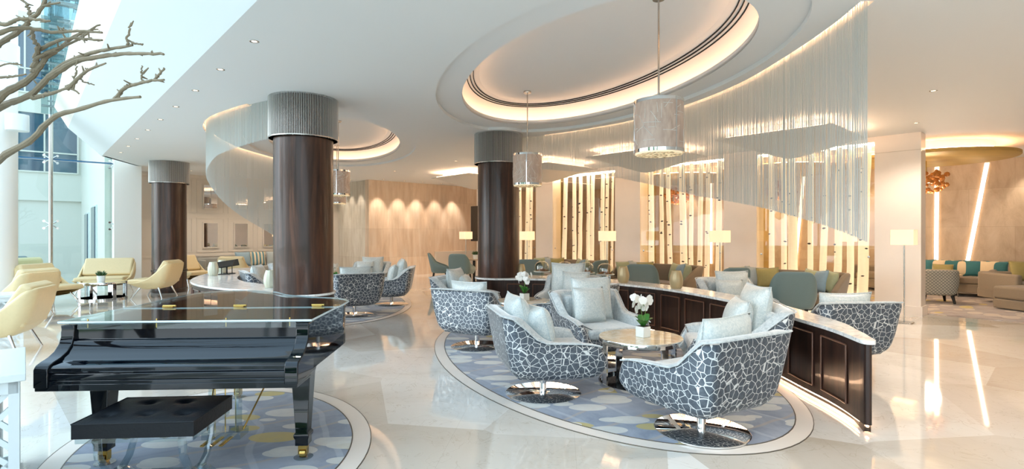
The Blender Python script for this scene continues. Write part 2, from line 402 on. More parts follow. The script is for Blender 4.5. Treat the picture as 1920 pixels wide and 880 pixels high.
def thing(name, label, cat, loc=(0, 0, 0), rz=0, group=None):
    o = bpy.data.objects.new(name, None); COL.objects.link(o); o.empty_display_size = 0.1
    o.location = loc; o.rotation_euler = (0, 0, rz); return tag(o, label, cat, group)
def tag(o, label, cat, group=None, kind=None):
    o['label'] = label; o['category'] = cat
    if group: o['group'] = group
    if kind: o['kind'] = kind
    return o
def struct(o): o['kind'] = 'structure'; return o
kids = {}
def children(o): return [c for c in bpy.data.objects if c.parent == o]
def dup(root, label, loc, rz, group=None, scale=None):
    r = root.copy(); COL.objects.link(r); r.location = loc; r.rotation_euler = (0, 0, rz); r['label'] = label
    if group: r['group'] = group
    if scale: r.scale = scale
    for ch in children(root):
        c = ch.copy(); COL.objects.link(c); c.parent = r
        for g in children(ch):
            d = g.copy(); COL.objects.link(d); d.parent = c
    return r
used = set()
def place(proto, label, loc, rz, group=None, scale=None):
    if proto.name not in used:
        used.add(proto.name); proto.location = loc; proto.rotation_euler = (0, 0, rz); proto['label'] = label
        if group: proto['group'] = group
        if scale: proto.scale = scale
        return proto
    return dup(proto, label, loc, rz, group, scale)
def ell(cx, cy, a, b, ang, off=0, n=96):
    t = math.radians(ang); out = []
    for i in range(n):
        s = 2 * PI * i / n; x, y = (a + off) * math.cos(s), (b + off) * math.sin(s)
        out.append((cx + x * math.cos(t) - y * math.sin(t), cy + x * math.sin(t) + y * math.cos(t)))
    return out
def spline(pts, n):
    # Catmull-Rom through pts, n samples evenly by arc length
    P_ = [Vector(p) for p in pts]; P_ = [2 * P_[0] - P_[1]] + P_ + [2 * P_[-1] - P_[-2]]; out = []
    for i in range(1, len(P_) - 2):
        for k in range(24):
            t = k / 24; a, b, c, d = P_[i-1], P_[i], P_[i+1], P_[i+2]
            out.append(0.5 * ((2*b) + (c-a)*t + (2*a-5*b+4*c-d)*t*t + (3*b-a-3*c+d)*t**3))
    out.append(P_[-2]); L = [0]
    for i in range(1, len(out)): L.append(L[-1] + (out[i] - out[i-1]).length)
    res = []; j = 0
    for k in range(n):
        s = L[-1] * k / (n - 1)
        while j < len(L) - 2 and L[j+1] < s: j += 1
        t = (s - L[j]) / max(1e-9, L[j+1] - L[j]); res.append(out[j].lerp(out[j+1], min(1, max(0, t))))
    return res, L[-1]
def offset_path(pts, d):
    out = []
    for i, p in enumerate(pts):
        t = (pts[min(i+1, len(pts)-1)] - pts[max(i-1, 0)]).to_2d().normalized()
        dd = d[i] if isinstance(d, list) else d
        out.append(Vector((p[0] - t.y * dd, p[1] + t.x * dd)))
    return out
def spot(parent, loc, power, col=(1, 0.85, 0.70), size=1.9, blend=0.6, rad=0.05, aim=(0, 0, -1)):
    d = bpy.data.lights.new('lamp_light', 'SPOT'); d.energy = power; d.color = col; d.spot_size = size; d.spot_blend = blend; d.shadow_soft_size = rad
    o = bpy.data.objects.new('lamp_light', d); COL.objects.link(o); o.parent = parent; o.location = loc
    o.rotation_euler = Vector(aim).to_track_quat('-Z', 'Y').to_euler(); return o
def point(parent, loc, power, col=(1, 0.85, 0.70), rad=0.08):
    d = bpy.data.lights.new('lamp_light', 'POINT'); d.energy = power; d.color = col; d.shadow_soft_size = rad
    o = bpy.data.objects.new('lamp_light', d); COL.objects.link(o); o.parent = parent; o.location = loc; return o

ORD = ['first', 'second', 'third', 'fourth', 'fifth', 'sixth', 'seventh', 'eighth', 'ninth', 'tenth', 'eleventh', 'twelfth']

# ================================================================== SETTING
# shared plan curves
OUT1 = (0.82, 6.64, 3.10, 1.70, 107.5); IN1 = (0.84, 6.66, 2.62, 1.38, 107.5)
OUT2 = (-3.80, 11.4, 3.30, 1.68, 107); IN2 = (-3.72, 11.3, 2.85, 1.30, 107)
COLS = [(-2.85, 7.30), (-0.25, 9.90), (-8.80, 13.70)]
CUR_R = [(-0.05, 10.28), (0.55, 9.98), (1.29, 9.40), (2.05, 8.55), (2.56, 7.50), (2.82, 6.5), (2.88, 5.5), (2.86, 4.7), (2.80, 4.20)]
CUR_L = [(-3.10, 7.22), (-3.55, 7.45), (-4.1, 7.86), (-4.75, 8.45), (-5.30, 9.25), (-5.65, 10.2), (-5.85, 11.4), (-5.80, 13.0)]

# floor
f = MB(); f.box((0, 0, -0.1), (44, 44, 0.2)); fl = struct(f.build('floor', 'floor_marble')); fl.location = P(9, 6, 0) ; fl.rotation_euler[2] = ANG
g = MB(); g.box((0, 0, 0), (120, 120, 0.1)); struct(g.build('trim_1', 'grass', loc=(0, 0, -0.26)))

# ceiling with its cut-outs
def ceiling():
    outer = [P(-7.5, 1.35), P(15.85, 1.35), P(17.6, 2.3), P(19.1, 2.3), P(19.1, 18.0), P(-7.5, 18.0)]
    holes = [ell(*OUT1), ell(*OUT2)]
    slots = []
    for pts, i0 in ((CUR_R, 6), (CUR_L, 6)):
        pp, L = spline(pts, 60); a = offset_path(pp[i0:], 0.05); b = offset_path(pp[i0:], -0.05)
        slots.append((pp[i0:], a + b[::-1]))
    rings = [ell(x, y, 0.50, 0.50, 0, n=48) for x, y in COLS]
    m = MB(); m.slab([(p[0], p[1]) for p in outer], holes + [s[1] for s in slots] + rings, CEIL, CEIL + 0.06)
    struct(m.build('ceiling', 'ceiling_paint'))
    # raised rings and coves over the two ovals
    for k, (o, i) in enumerate(((OUT1, IN1), (OUT2, IN2))):
        m = MB(); zr = CEIL + 0.05
        m.prism(ell(*o, off=0.02), zr, zr + 0.03, holes=[ell(*i)])
        loops = [(0, zr), (0, zr + 0.07), (0.03, zr + 0.07), (0.03, zr + 0.02)]
        def skin(loops, mi=0):
            vs = []; n = 96
            for off, z in loops: vs += [(x, y, z) for x, y in ell(*i, off=off)]
            fs = [(q * n + j, q * n + (j + 1) % n, (q + 1) * n + (j + 1) % n, (q + 1) * n + j) for q in range(len(loops) - 1) for j in range(n)]
            m.add(vs, fs, mi)
        skin(loops)
        top = zr + 0.34
        skin([(0.03, zr + 0.02), (0.20, zr + 0.02), (0.20, zr + 0.06), (0.17, zr + 0.13), (0.10, zr + 0.20), (0.0, zr + 0.27), (-0.14, zr + 0.32), (-0.24, top)])
        m.prism(ell(*i, off=-0.23), top, top + 0.05)
        c = struct(m.build('trim_%d' % (2 + k), 'ceiling_paint', smooth=True))
        m = MB()
        for q in range(3):
            oo = -0.06 - 0.045 * q; z1 = zr + 0.285 + 0.014 * q
            a, b = ell(*i, off=oo), ell(*i, off=oo - 0.009); n = 96
            m.add([(x, y, z1 - 0.004 - 0.0) for x, y in a] + [(x, y, z1 + 0.001) for x, y in b] + [(x, y, z1 + 0.02) for x, y in a] + [(x, y, z1 + 0.02) for x, y in b],
                  [(j, (j + 1) % n, n + (j + 1) % n, n + j) for j in range(n)] + [(2*n + j, 2*n + (j + 1) % n, (j + 1) % n, j) for j in range(n)] + [(n + j, n + (j + 1) % n, 3*n + (j + 1) % n, 3*n + j) for j in range(n)])
        m.build('air_slots', 'slot_black', c)
        m = MB(); a = [(x, y, zr + 0.035) for x, y in ell(*i, off=0.10)]; m.tube(a + [a[0]], 0.013, 6); m.build('light_strip', 'led_cove', c)
    # curtain tracks and halo wells
    for k, (c0, sl) in enumerate(slots):
        m = MB(); m.prism([tuple(q) for q in sl], CEIL + 0.10, CEIL + 0.12)
        n = len(sl)
        m.add([(q[0], q[1], CEIL) for q in sl] + [(q[0], q[1], CEIL + 0.11) for q in sl], [(j, (j + 1) % n, n + (j + 1) % n, n + j) for j in range(n)])
        c = struct(m.build('trim_%d' % (4 + k), 'ceiling_paint'))
        m = MB(); m.tube([(p.x, p.y, CEIL + 0.07) for p in offset_path(c0, 0.03 if k == 0 else -0.03)], 0.009, 6); m.build('light_strip', 'led_warm', c)
    for k, (x, y) in enumerate(COLS):
        m = MB(); m.lathe([(0.50, 0), (0.50, 0.14), (0.385, 0.14)], 48, (x, y, CEIL)); c = struct(m.build('trim_%d' % (6 + k), 'ceiling_paint'))
        m = MB(); m.tube([(x + 0.48 * math.cos(t * PI / 24), y + 0.48 * math.sin(t * PI / 24), CEIL + 0.07) for t in range(49)], 0.008, 6); m.build('light_strip', 'led_soft', c)
ceiling()
# sloping bulkhead along the ceiling edge, then the upper warm wall of the atrium
def bulkhead():
    m = MB()
    A0 = -7.5
    pr = [(1.35, CEIL), (0.74, 3.91), (0.50, 4.36)]
    m.add([P(A0, pr[0][0], pr[0][1]), P(15.85, pr[0][0], pr[0][1]), P(15.85, pr[1][0], pr[1][1]), P(A0, pr[1][0], pr[1][1]),
           P(A0, 1.43, CEIL + .06), P(15.85, 1.43, CEIL + .06), P(15.85, .84, 3.97), P(A0, .84, 3.97)],
          [(0, 1, 2, 3), (4, 7, 6, 5), (0, 4, 5, 1), (1, 5, 6, 2), (0, 3, 7, 4)])
    struct(m.build('trim_9', 'bulkhead_paint'))
    m = MB()
    m.add([P(A0, .74, 3.91), P(15.85, .74, 3.91), P(15.85, .50, 4.36), P(A0, .50, 4.36), P(A0, .85, 3.95), P(15.85, .85, 3.95), P(15.85, .60, 4.40), P(A0, .60, 4.40)],
          [(0, 1, 2, 3), (4, 7, 6, 5), (1, 5, 6, 2), (0, 3, 7, 4), (3, 2, 6, 7)])
    struct(m.build('trim_10', 'stone_cream'))
    # end return of the soffit towards the pillar
    m = MB(); q = [P(15.85, 1.35), P(17.6, 2.3), P(17.6, 2.36), P(15.85, 1.45)]
    m.prism([(v.x, v.y) for v in q], CEIL, CEIL + 1.6); struct(m.build('trim_11', 'white_paint'))
    m = MB(); m.box((0, 0, 0), (20, 0.15, 4), T=Matrix.Translation(P(19.1, 12.3, 5.5)) @ Matrix.Rotation(ANG, 4, 'Z')); 
bulkhead()
FR = lambda a, b, z=0: Matrix.Translation(P(a, b, z)) @ Matrix.Rotation(ANG, 4, 'Z')
def wallbox(name, a0, a1, b0, b1, z0, z1, m):
    o = MB().box((0, 0, 0), (b1 - b0, a1 - a0, z1 - z0)).build(name, m); o.location = P((a0 + a1) / 2, (b0 + b1) / 2, (z0 + z1) / 2); o.rotation_euler[2] = ANG
    return struct(o)
# window wall: pillars and glazed bays
PIL = [(2.11, 2.82), (5.03, 5.77), (8.04, 8.84), (11.17, 11.89), (14.10, 14.86)]
for k, (a0, a1) in enumerate(PIL):
    o = wallbox('wall_pillar_%d' % (k + 1), a0, a1, 11.89, 12.27, 0, CEIL, 'stone_cream'); o.name = 'trim_%d' % (12 + k)
    m = MB(); m.box((0, 0, 0.09 - CEIL / 2), (0.44, a1 - a0 + 0.05, 0.18)); m.box((-0.192, 0, CEIL / 2 - 0.315), (0.006, a1 - a0 + .004, 0.006), 1); m.build('plinth', ['stone_cream', 'beige_dark'], o)
BAYS = [(2.82, 5.03), (5.77, 8.04), (8.84, 11.17), (11.89, 14.10)]
wn = 0
for k, (a0, a1) in enumerate(BAYS):
    r = struct(bpy.data.objects.new('window_%d' % (k + 1), None)); COL.objects.link(r); r.location = P((a0 + a1) / 2, 12.08, 0); r.rotation_euler[2] = ANG
    w = a1 - a0
    m = MB(); m.box((0, 0, 3.28), (0.38, w, 0.10)); m.box((-0.0, 0, 0.02), (0.38, w, 0.04)); m.build('frame', 'stone_cream', r)
    m = MB(); m.box((0.10, 0, 3.215), (0.03, w - 0.06, 0.02)); m.box((-0.12, 0, 3.215), (0.03, w - 0.06, 0.015)); m.box((-0.12, 0, 0.05), (0.03, w - 0.06, 0.015)); m.build('light_strip', 'led_bay', r)
    m = MB(); m.box((-0.16, 0, 1.63), (0.010, w - 0.004, 3.18)); m.build('glass_pane', 'glass_window', r)
    m = MB(); m.box((0.17, w / 2 - 0.13, 1.63), (0.012, 0.24, 3.18)); m.build('tinted_pane', 'glass_yellow', r)
    m = MB()
    for y in (w / 2 - 0.10, -w / 2 + 0.10): m.lathe([(0.0, 0), (0.022, 0.002), (0.022, 0.012), (0, 0.014)], 16, T=Matrix.Translation((-0.165, y, 1.05)) @ Matrix.Rotation(-PI / 2, 4, 'Y'))
    m.build('glass_stud', 'steel', r)
# lounge shell behind the windows
wallbox('wall_right', -7.5, 16.6, 17.60, 17.9, 0, CEIL, 'travertine')
wallbox('wall_back', 16.64, 16.9, 8.63, 18.0, 0, CEIL, 'wood_stone')
wallbox('wall_left', 16.9, 19.1, 8.63, 8.9, 0, CEIL, 'pale_stone')
wl = wallbox('wall_back_left', 19.0, 19.25, 2.3, 8.7, 0, CEIL, 'beige_panel')
wallbox('wall_front', -7.8, -7.5, 1.35, 18.0, 0, CEIL, 'stone_cream')
# mouldings and mirrors on the panelled wall (wall local: x along b, y along a; face at -0.125)
m = MB()
def frame(m, x0, x1, z0, z1, y=-0.13, t=0.03, d=0.02):
    z0 -= CEIL / 2; z1 -= CEIL / 2
    for zz in (z0, z1): m.box(((x0 + x1) / 2, y, zz), (x1 - x0 + t, d, t))
    for xx in (x0, x1): m.box((xx, y, (z0 + z1) / 2), (t, d, z1 - z0))
bc = 5.5
for k in range(7):
    c = 2.58 + 0.9 * k - bc + 0.0
    frame(m, c - 0.38, c + 0.38, 2.16, 3.18); frame(m, c - 0.38, c + 0.38, 0.92, 1.98)
m.box((0, -0.13, 0.80 - CEIL / 2), (6.4, 0.05, 0.06)); m.box((0, -0.13, 0.06 - CEIL / 2), (6.4, 0.03, 0.12)); m.box((0, -0.135, CEIL / 2 - 0.05), (6.4, 0.03, 0.10))
m.build('moulding', 'beige_panel', wl)
for k in range(5):
    for row, (z0, z1) in enumerate(((1.05, 1.84), (2.28, 3.05))):
        b = 4.38 + 0.9 * k
        r = thing('wall_mirror', '%s %s-row framed mirror from the left on the panelled wall' % (ORD[k], ('lower', 'upper')[row]), 'mirror', P(19.0, b, (z0 + z1) / 2), ANG, 'framed mirrors on the panelled wall')
        MB().box((0, -0.012, 0), (0.40, 0.012, z1 - z0 - 0.02)).build('mirror_glass', 'mirror', r)
        m = MB(); frame(m, -0.21, 0.21, -(z1 - z0) / 2 + CEIL / 2, (z1 - z0) / 2 + CEIL / 2, y=-0.018, t=0.035, d=0.034); m.build('frame', 'beige_panel', r)
# low wainscot block on the wood wall beside the lamp
wallbox('trim_21', 16.56, 16.64, 11.3, 13.2, 0, 0.82, 'beige_panel')
# glass end wall, pillar and poles
wallbox('trim_22', 17.45, 17.95, 1.75, 2.35, 0, CEIL + 1.2, 'white_paint')
r = struct(bpy.data.objects.new('window_5', None)); COL.objects.link(r); r.location = P(17.7, 0, 0); r.rotation_euler[2] = ANG
for x0, x1 in ((0.50, 1.95), (-1.6, 0.48)):
    MB().box(((x0 + x1) / 2, 0, 1.66), (x1 - x0 - 0.01, 0.016, 3.30)).build('glass_pane', 'glass_clear', r)
    MB().box(((x0 + x1) / 2, 0, 5.9), (x1 - x0 - 0.01, 0.016, 5.0)).build('glass_pane', 'glass_clear', r)
MB().box((0.35, 0.02, 3.36), (3.2, 0.16, 0.035)).build('glass_beam', 'glass_beam', r)
MB().box((-0.1, 0.02, 5.35), (1.6, 0.16, 0.035)).build('glass_beam', 'glass_beam', r)
def spider(parent, x, z, half=False):
    m = MB()
    for sx_ in ((-1,) if half else (-1, 1)):
        for sz in (-1, 1):
            m.tube([(x, -0.10, z), (x + 0.13 * sx_, -0.07, z + 0.09 * sz)], [0.018, 0.012], 8); m.lathe([(0.0, -0.03), (0.028, -0.03), (0.028, 0.045), (0, 0.045)], 12, T=Matrix.Translation((x + 0.13 * sx_, -0.05, z + 0.09 * sz)) @ Matrix.Rotation(PI / 2, 4, 'X'))
    m.lathe([(0, -.03), (0.03, -.03), (0.03, .03), (0, .03)], 12, T=Matrix.Translation((x, -0.10, z)) @ Matrix.Rotation(PI / 2, 4, 'X'))
    m.build('spider_fitting', 'chrome', parent, smooth=True)
for z in (3.36, 1.72, 5.35): spider(r, 0.49, z)
for z in (3.33, 1.70): spider(r, 1.80, z, True)
pl = thing('glazing_mast', 'slim steel mast rising behind the bare branches at the glass end wall', 'mast', P(17.62, 0.49, 0), ANG)
MB().cyl((0, -0.12, 0), 0.045, 9.0, 16).build('pole', 'steel', pl, smooth=True); MB().lathe([(0.09, 0), (0.09, 0.02), (0.05, 0.03)], 20, (0, -0.12, 0)).build('foot_plate', 'steel', pl)
# upper fin with its ladder of fittings
for q, a in enumerate((17.2, 14.6, 12.0, 9.4, 6.8)):
    fn = thing('glass_fin', '%s glass fin with steel brackets above the sloping bulkhead, top left, from the far end' % ORD[q], 'glass fin', P(a, 0.62, 4.41), ANG, 'bracketed glass fins of the high glazing')
    MB().box((-.12, 0, 1.9), (0.40, 0.02, 3.8)).build('fin_pane', 'acrylic', fn)
    for k in range(9):
        m = MB(); m.box((-.10, 0.02, 0.2 + 0.42 * k), (0.42, 0.05, 0.05)); m.box((-.05, 0.02, 0.32 + 0.42 * k), (0.30, 0.04, 0.03)); m.build('bracket', 'steel', fn)
r = struct(bpy.data.objects.new('window_7', None)); COL.objects.link(r); r.location = P(4.175, 0.84, 0); r.rotation_euler[2] = ANG
MB().box((0, 0, 6.7), (0.016, 23.3, 4.5)).build('glass_pane', 'glass_clear', r)
m = MB()
for z in (4.43, 6.6, 8.9): m.box((0.03, 0, z), (0.08, 23.3, 0.06))
m.build('frame', 'steel', r)

# exterior court beyond the glass
def ext():
    o = wallbox('wall_court_end', 26.0, 26.4, -8, 1.6, 0, 9.5, 'facade_white')
    # local x = b + 3.2 ; z rel centre 4.75
    for (b0, b1, z0, z1) in ((-1.35, 1.5, 3.75, 5.9), (-1.35, 0.7, 6.6, 9.0)):
        g = MB(); g.box(((b0 + b1) / 2 + 3.2, -0.20, (z0 + z1) / 2 - 4.75), (b1 - b0, 0.02, z1 - z0)); w = g.build('court_window', 'facade_glass', o)
        f = MB(); 
        for q in range(4):
            f.box((b0 + (b1 - b0) * q / 3 + 3.2, -0.23, (z0 + z1) / 2 - 4.75), (0.05, 0.06, z1 - z0))
        for zz in (z0, (z0 + z1) / 2 - .35, z1): f.box(((b0 + b1) / 2 + 3.2, -0.23, zz - 4.75), (b1 - b0, 0.06, 0.05))
        f.build('mullions', 'facade_white', o)
    s = MB(); s.box((0, -0.25, 0), (9.6, 0.12, 0.10)); so = s.build('ledge', 'facade_white', o); so.location = (0, 0, 2.75 - 4.75)
    o = wallbox('wall_court_side', 18.0, 26.0, 1.6, 1.9, 0, 9.5, 'facade_white')
    for a0, z0, z1 in ((20.0, 0.02, 2.35), (22.5, 0.02, 2.2)):
        m = MB(); m.box((-0.16, (a0 + 0.6) - 22.0, (z0 + z1) / 2 - 4.75), (0.06, 1.3, z1 - z0)); m.build('doorway_frame', 'white_lacquer', o)
        m = MB(); m.box((-0.20, (a0 + 0.6) - 22.0, (z0 + z1) / 2 - 4.75), (0.03, 1.1, z1 - z0 - 0.1)); m.build('doorway_pane', 'facade_glass', o)
ext()
# near white round pilaster at the left edge, with a cantilevered drum sign
cp = thing('white_pilaster', 'white round pilaster at the far left edge of the hall', 'pilaster', (-10.35, 10.65, 0))
MB().lathe([(0.42, 0), (0.42, 0.1), (0.36, 0.12), (0.36, 9.0)], 40).build('shaft', 'white_paint', cp, smooth=True)
MB().lathe([(0.39, 4.9), (0.39, 5.3)], 40).build('upper_band', 'white_lacquer', cp, smooth=True)
dr = thing('wall_drum_light', 'white drum light on the side of the round pilaster at the far left', 'wall light', (-9.74, 10.50, 3.52))
MB().lathe([(0.0, 0), (0.18, 0), (0.18, 0.32), (0, 0.32)], 32).build('drum', 'white_lacquer', dr, smooth=True)
MB().box((-.19, .03, 0.16), (0.12, 0.08, 0.10)).build('bracket', 'white_lacquer', dr)
# glazed side of the atrium (behind the camera) with trees outside: daylight and the reflections come from here
r = struct(bpy.data.objects.new('window_6', None)); COL.objects.link(r); r.location = P(2, -6, 0); r.rotation_euler[2] = ANG
m = MB()
for k in range(9): m.box((0, -10 + 2.5 * k, 4.5), (0.10, 0.06, 9.0))
for z in (0.05, 3.3, 6.2, 9.0): m.box((0, 0, z), (0.10, 20, 0.08))
m.build('frame', 'white_paint', r)
for k, (a, b, h) in enumerate(((-5, -13, 6), (-0.8, -15.5, 7), (3.6, -12.5, 5.5), (7.5, -16, 7), (12.5, -13, 6), (16, -15, 7))):
    t = thing('court_tree', '%s garden tree outside the atrium glazing behind the viewer' % ORD[k], 'tree', P(a, b, -0.21), k, 'garden trees outside')
    MB().tube([(0, 0, 0), (0.05, 0, h * .3), (0, 0.1, h * 0.6)], [0.16, 0.12, 0.07], 8).build('trunk', 'bark_dark', t)
    m = MB()
    for q in range(70):
        v = Vector((random.gauss(0, 1), random.gauss(0, 1), random.gauss(0, .8))); v = v * (0.75)
        c = (v.x, v.y, h * 0.68 + v.z); rr = random.uniform(.25, .5)
        m.lathe([(0, -rr), (rr * .8, -rr * .5), (rr, 0), (rr * .7, rr * .6), (0, rr)], 7, c)
    m.build('crown', 'foliage', t)

# ================================================================== COLUMNS, COUNTERS, CURTAINS, RUGS
COLAB = ['dark walnut column with a steel string collar, beside the grand piano', 'dark walnut column with a string collar at the centre, rising from the counter', 'dark walnut column behind the lone yellow armchair on the left']
for k, (x, y) in enumerate(COLS):
    t = thing('walnut_column', COLAB[k], 'column', (x, y, 0), k * 1.3)
    MB().lathe([(0.385, 0), (0.385, CEIL + 0.13)], 64).build('shaft', 'walnut', t, smooth=True)
    m = MB(); m.lathe([(0.392, 0), (0.40, 0.01), (0.40, 0.10), (0.388, 0.11)], 64, (0, 0, 0)); m.lathe([(0.387, 0.52), (0.40, 0.53), (0.40, 0.58), (0.387, 0.59)], 64); m.build('base_ring', 'walnut_dark', t, smooth=True)
    m = MB(); n = 130
    for i in range(n):
        a = 2 * PI * i / n; z0 = 2.775 + random.uniform(-.004, .004)
        m.cyl((0.445 * math.cos(a), 0.445 * math.sin(a), z0), 0.0048, CEIL + 0.09 - z0, 5)
    o = m.build('collar_rods', 'string_metal', t); o['kind'] = 'stuff'
    MB().lathe([(0.45, 2.776), (0.45, 2.79), (0.44, 2.79), (0.44, 2.776)], 64).build('collar_hoop', 'steel', t, smooth=True)

def counter(name, label, pts, WS, z=0.70, side=1, n=110):
    r = thing(name, label, 'counter', (0, 0, 0))
    pp, L = spline(pts, n)
    wsp, _ = spline([Vector((p[0], p[1], w)) for p, w in zip(pts, WS)], n); pp = [Vector((v.x, v.y)) for v in wsp]; ws = [v.z for v in wsp]
    fr = offset_path(pp, [side * w / 2 for w in ws]); bk = offset_path(pp, [-side * w / 2 for w in ws])
    def outline(off):
        a = offset_path(pp, [side * (w / 2 + off) for w in ws]); b = offset_path(pp, [-side * (w / 2 + off) for w in ws])
        t = (pp[-1] - pp[-2]).normalized() * (ws[-1] / 2 + off); c = pp[-1]
        end = []
        for q in range(1, 8):
            an = PI * q / 8; e = (a[-1] - Vector(c[:2])) * math.cos(an) + Vector(t[:2]) * math.sin(an); end.append(Vector(c[:2]) + e)
        t = (pp[0] - pp[1]).normalized() * (ws[0] / 2 + off); c = pp[0]; st = []
        for q in range(1, 8):
            an = PI * q / 8; e = (b[0] - Vector(c[:2])) * math.cos(an) + Vector(t[:2]) * math.sin(an); st.append(Vector(c[:2]) + e)
        return [tuple(v) for v in a + end + b[::-1] + st]
    hole = [[(pts[0][0] + .3855 * math.cos(q * PI / 32), pts[0][1] + .3855 * math.sin(q * PI / 32)) for q in range(64)]]
    m = MB(); m.prism(outline(0), 0.06, z - 0.03, holes=hole); m.build('body', 'walnut_dark', r, smooth=True)
    m = MB(); m.prism(outline(-0.05), 0.0, 0.06, holes=[[(pts[0][0] + .39 * math.cos(q * PI / 32), pts[0][1] + .39 * math.sin(q * PI / 32)) for q in range(64)]]); m.build('plinth', 'black_matte', r)
    m = MB(); m.prism(outline(0.025), z - 0.03, z, holes=hole); m.build('countertop', 'marble_top', r, smooth=True, bevel=0.008)
    cyl = [(x, y) for x, y in COLS[:2]]
    # raised panel frames on both long faces
    for sgn, edge in ((1, fr), (-1, bk)):
        m = MB(); q = 2; step = max(4, int(0.55 / (L / n)))
        out = side * sgn
        while q + step < n - 1:
            i0, i1 = q + 1, q + step - 1
            mid = [edge[i] for i in range(i0, i1 + 1)]
            if True:
                nv = [((edge[min(i+1, n-1)] - edge[max(i-1, 0)]).normalized()) for i in range(i0, i1 + 1)]
                nn = [Vector((-v.y, v.x)) * out * 0.008 for v in nv]
                for zz in (0.13, 0.60): m.tube([(p.x + d.x, p.y + d.y, zz) for p, d in zip(mid, nn)], 0.008, 6)
                for p, d in ((mid[0], nn[0]), (mid[-1], nn[-1])): m.tube([(p.x + d.x, p.y + d.y, 0.13), (p.x + d.x, p.y + d.y, 0.60)], 0.008, 6)
            q += step
        o = m.build('panel_moulding', 'moulding_wood', r, smooth=True)
    m = MB(); e = offset_path(pp, [side * (w / 2 - 0.03) for w in ws]); m.tube([(p.x, p.y, 0.045) for p in e[2:]], 0.008, 6)
    e = offset_path(pp, [-side * (w / 2 - 0.03) for w in ws]); m.tube([(p.x, p.y, 0.045) for p in e[2:]], 0.008, 6); m.build('light_strip', 'led_warm', r)
    return r
CTR_R = [(-0.25, 9.90), (0.50, 9.78), (1.36, 9.32), (1.86, 8.70), (2.46, 7.72), (2.83, 6.25), (2.84, 4.95), (2.78, 4.45), (2.68, 4.02)]
W_R = [.84, .70, .50, .45, .40, .32, .24, .13, .055]
CTR_L = [(-2.85, 7.30), (-3.45, 7.82), (-4.05, 8.10), (-4.62, 8.55), (-5.10, 9.15), (-5.50, 9.95), (-5.82, 10.9), (-6.1, 12.2)]
W_L = [.80, .70, .68, .68, .68, .66, .60, .50]
counter('panelled_counter', 'long curved dark wood counter with white marble top, running right from the centre column', CTR_R, W_R, side=-1)
counter('panelled_counter', 'curved marble-topped counter behind the piano, sweeping left from its column', CTR_L, W_L, side=-1)

def curtain(label, pts, zf, n):
    pp, L = spline(pts, n); m = MB()
    for i, p in enumerate(pp):
        z0 = zf(i / (n - 1)) + random.uniform(-0.006, 0.006); j = random.uniform(-.008, .008)
        x, y = p[0] + random.uniform(-.002, .002), p[1] + j; r_ = 0.0017
        m.add([(x + r_, y, z0), (x - r_ / 2, y + r_ * .87, z0), (x - r_ / 2, y - r_ * .87, z0), (x + r_, y, CEIL + 0.1), (x - r_ / 2, y + r_ * .87, CEIL + .1), (x - r_ / 2, y - r_ * .87, CEIL + .1)],
              [(0, 1, 4, 3), (1, 2, 5, 4), (2, 0, 3, 5)])
    o = m.build('string_curtain', 'string_silver'); tag(o, label, 'curtain', None, 'stuff'); return o
def lerp_tab(tab):
    def f(t):
        for (t0, z0), (t1, z1) in zip(tab, tab[1:]):
            if t <= t1: return z0 + (z1 - z0) * (t - t0) / (t1 - t0)
        return tab[-1][1]
    return f
pp, LR = spline(CUR_R, 50); print('curR', LR)
curtain('sheer silver string curtain curving from the centre column above the counter to the right', CUR_R, lerp_tab([(0, 2.80), (0.25, 2.55), (0.55, 2.02), (0.75, 1.78), (0.9, 1.58), (1, 1.43)]), 1500)
curtain('sheer silver string curtain sweeping left from the column behind the piano', CUR_L, lerp_tab([(0, 2.82), (0.25, 2.72), (0.5, 2.42), (0.75, 1.95), (1, 1.45)]), 1500)

def rug(label, e, k):
    m = MB(); m.prism(ell(*e, off=-0.13), 0.0, 0.008); m.v = [v - Vector((e[0], e[1], 0)) for v in m.v]
    o = m.build('inset_rug', 'carpet_blue', loc=(e[0], e[1], 0.0)); tag(o, label, 'rug', 'oval inset rugs')
    m = MB(); m.prism(ell(*e, off=0.0), 0.0, 0.005, holes=[ell(*e, off=-0.13)]); 
    struct(m.build('trim_%d' % (30 + k), 'stone_cream'))
    m = MB(); m.prism(ell(*e, off=0.006), 0.0, 0.0055, holes=[ell(*e, off=-0.0)]); m.prism(ell(*e, off=-0.125), 0.0, 0.009, holes=[ell(*e, off=-0.133)])
    struct(m.build('trim_%d' % (33 + k), 'line_metal'))
RUG1 = (0.80, 6.60, 3.10, 1.68, 108)
rug('blue floral oval rug under the armchairs along the curved counter', RUG1, 0)
rug('blue floral oval rug behind the piano, under the distant armchair circle', (-3.85, 11.4, 2.95, 1.65, 107), 1)
rug('blue floral oval rug under the grand piano and its bench', (-2.10, 3.85, 1.40, 1.02, 118), 2)
lg = MB(); lg.box((0, 0, 0), (5.2, 20, 0.012)); o = lg.build('lounge_carpet', 'carpet_lounge'); o.location = P(6.5, 14.95, 0.006); o.rotation_euler[2] = ANG
tag(o, 'taupe patterned carpet in the lounge beyond the stone pillar', 'carpet')

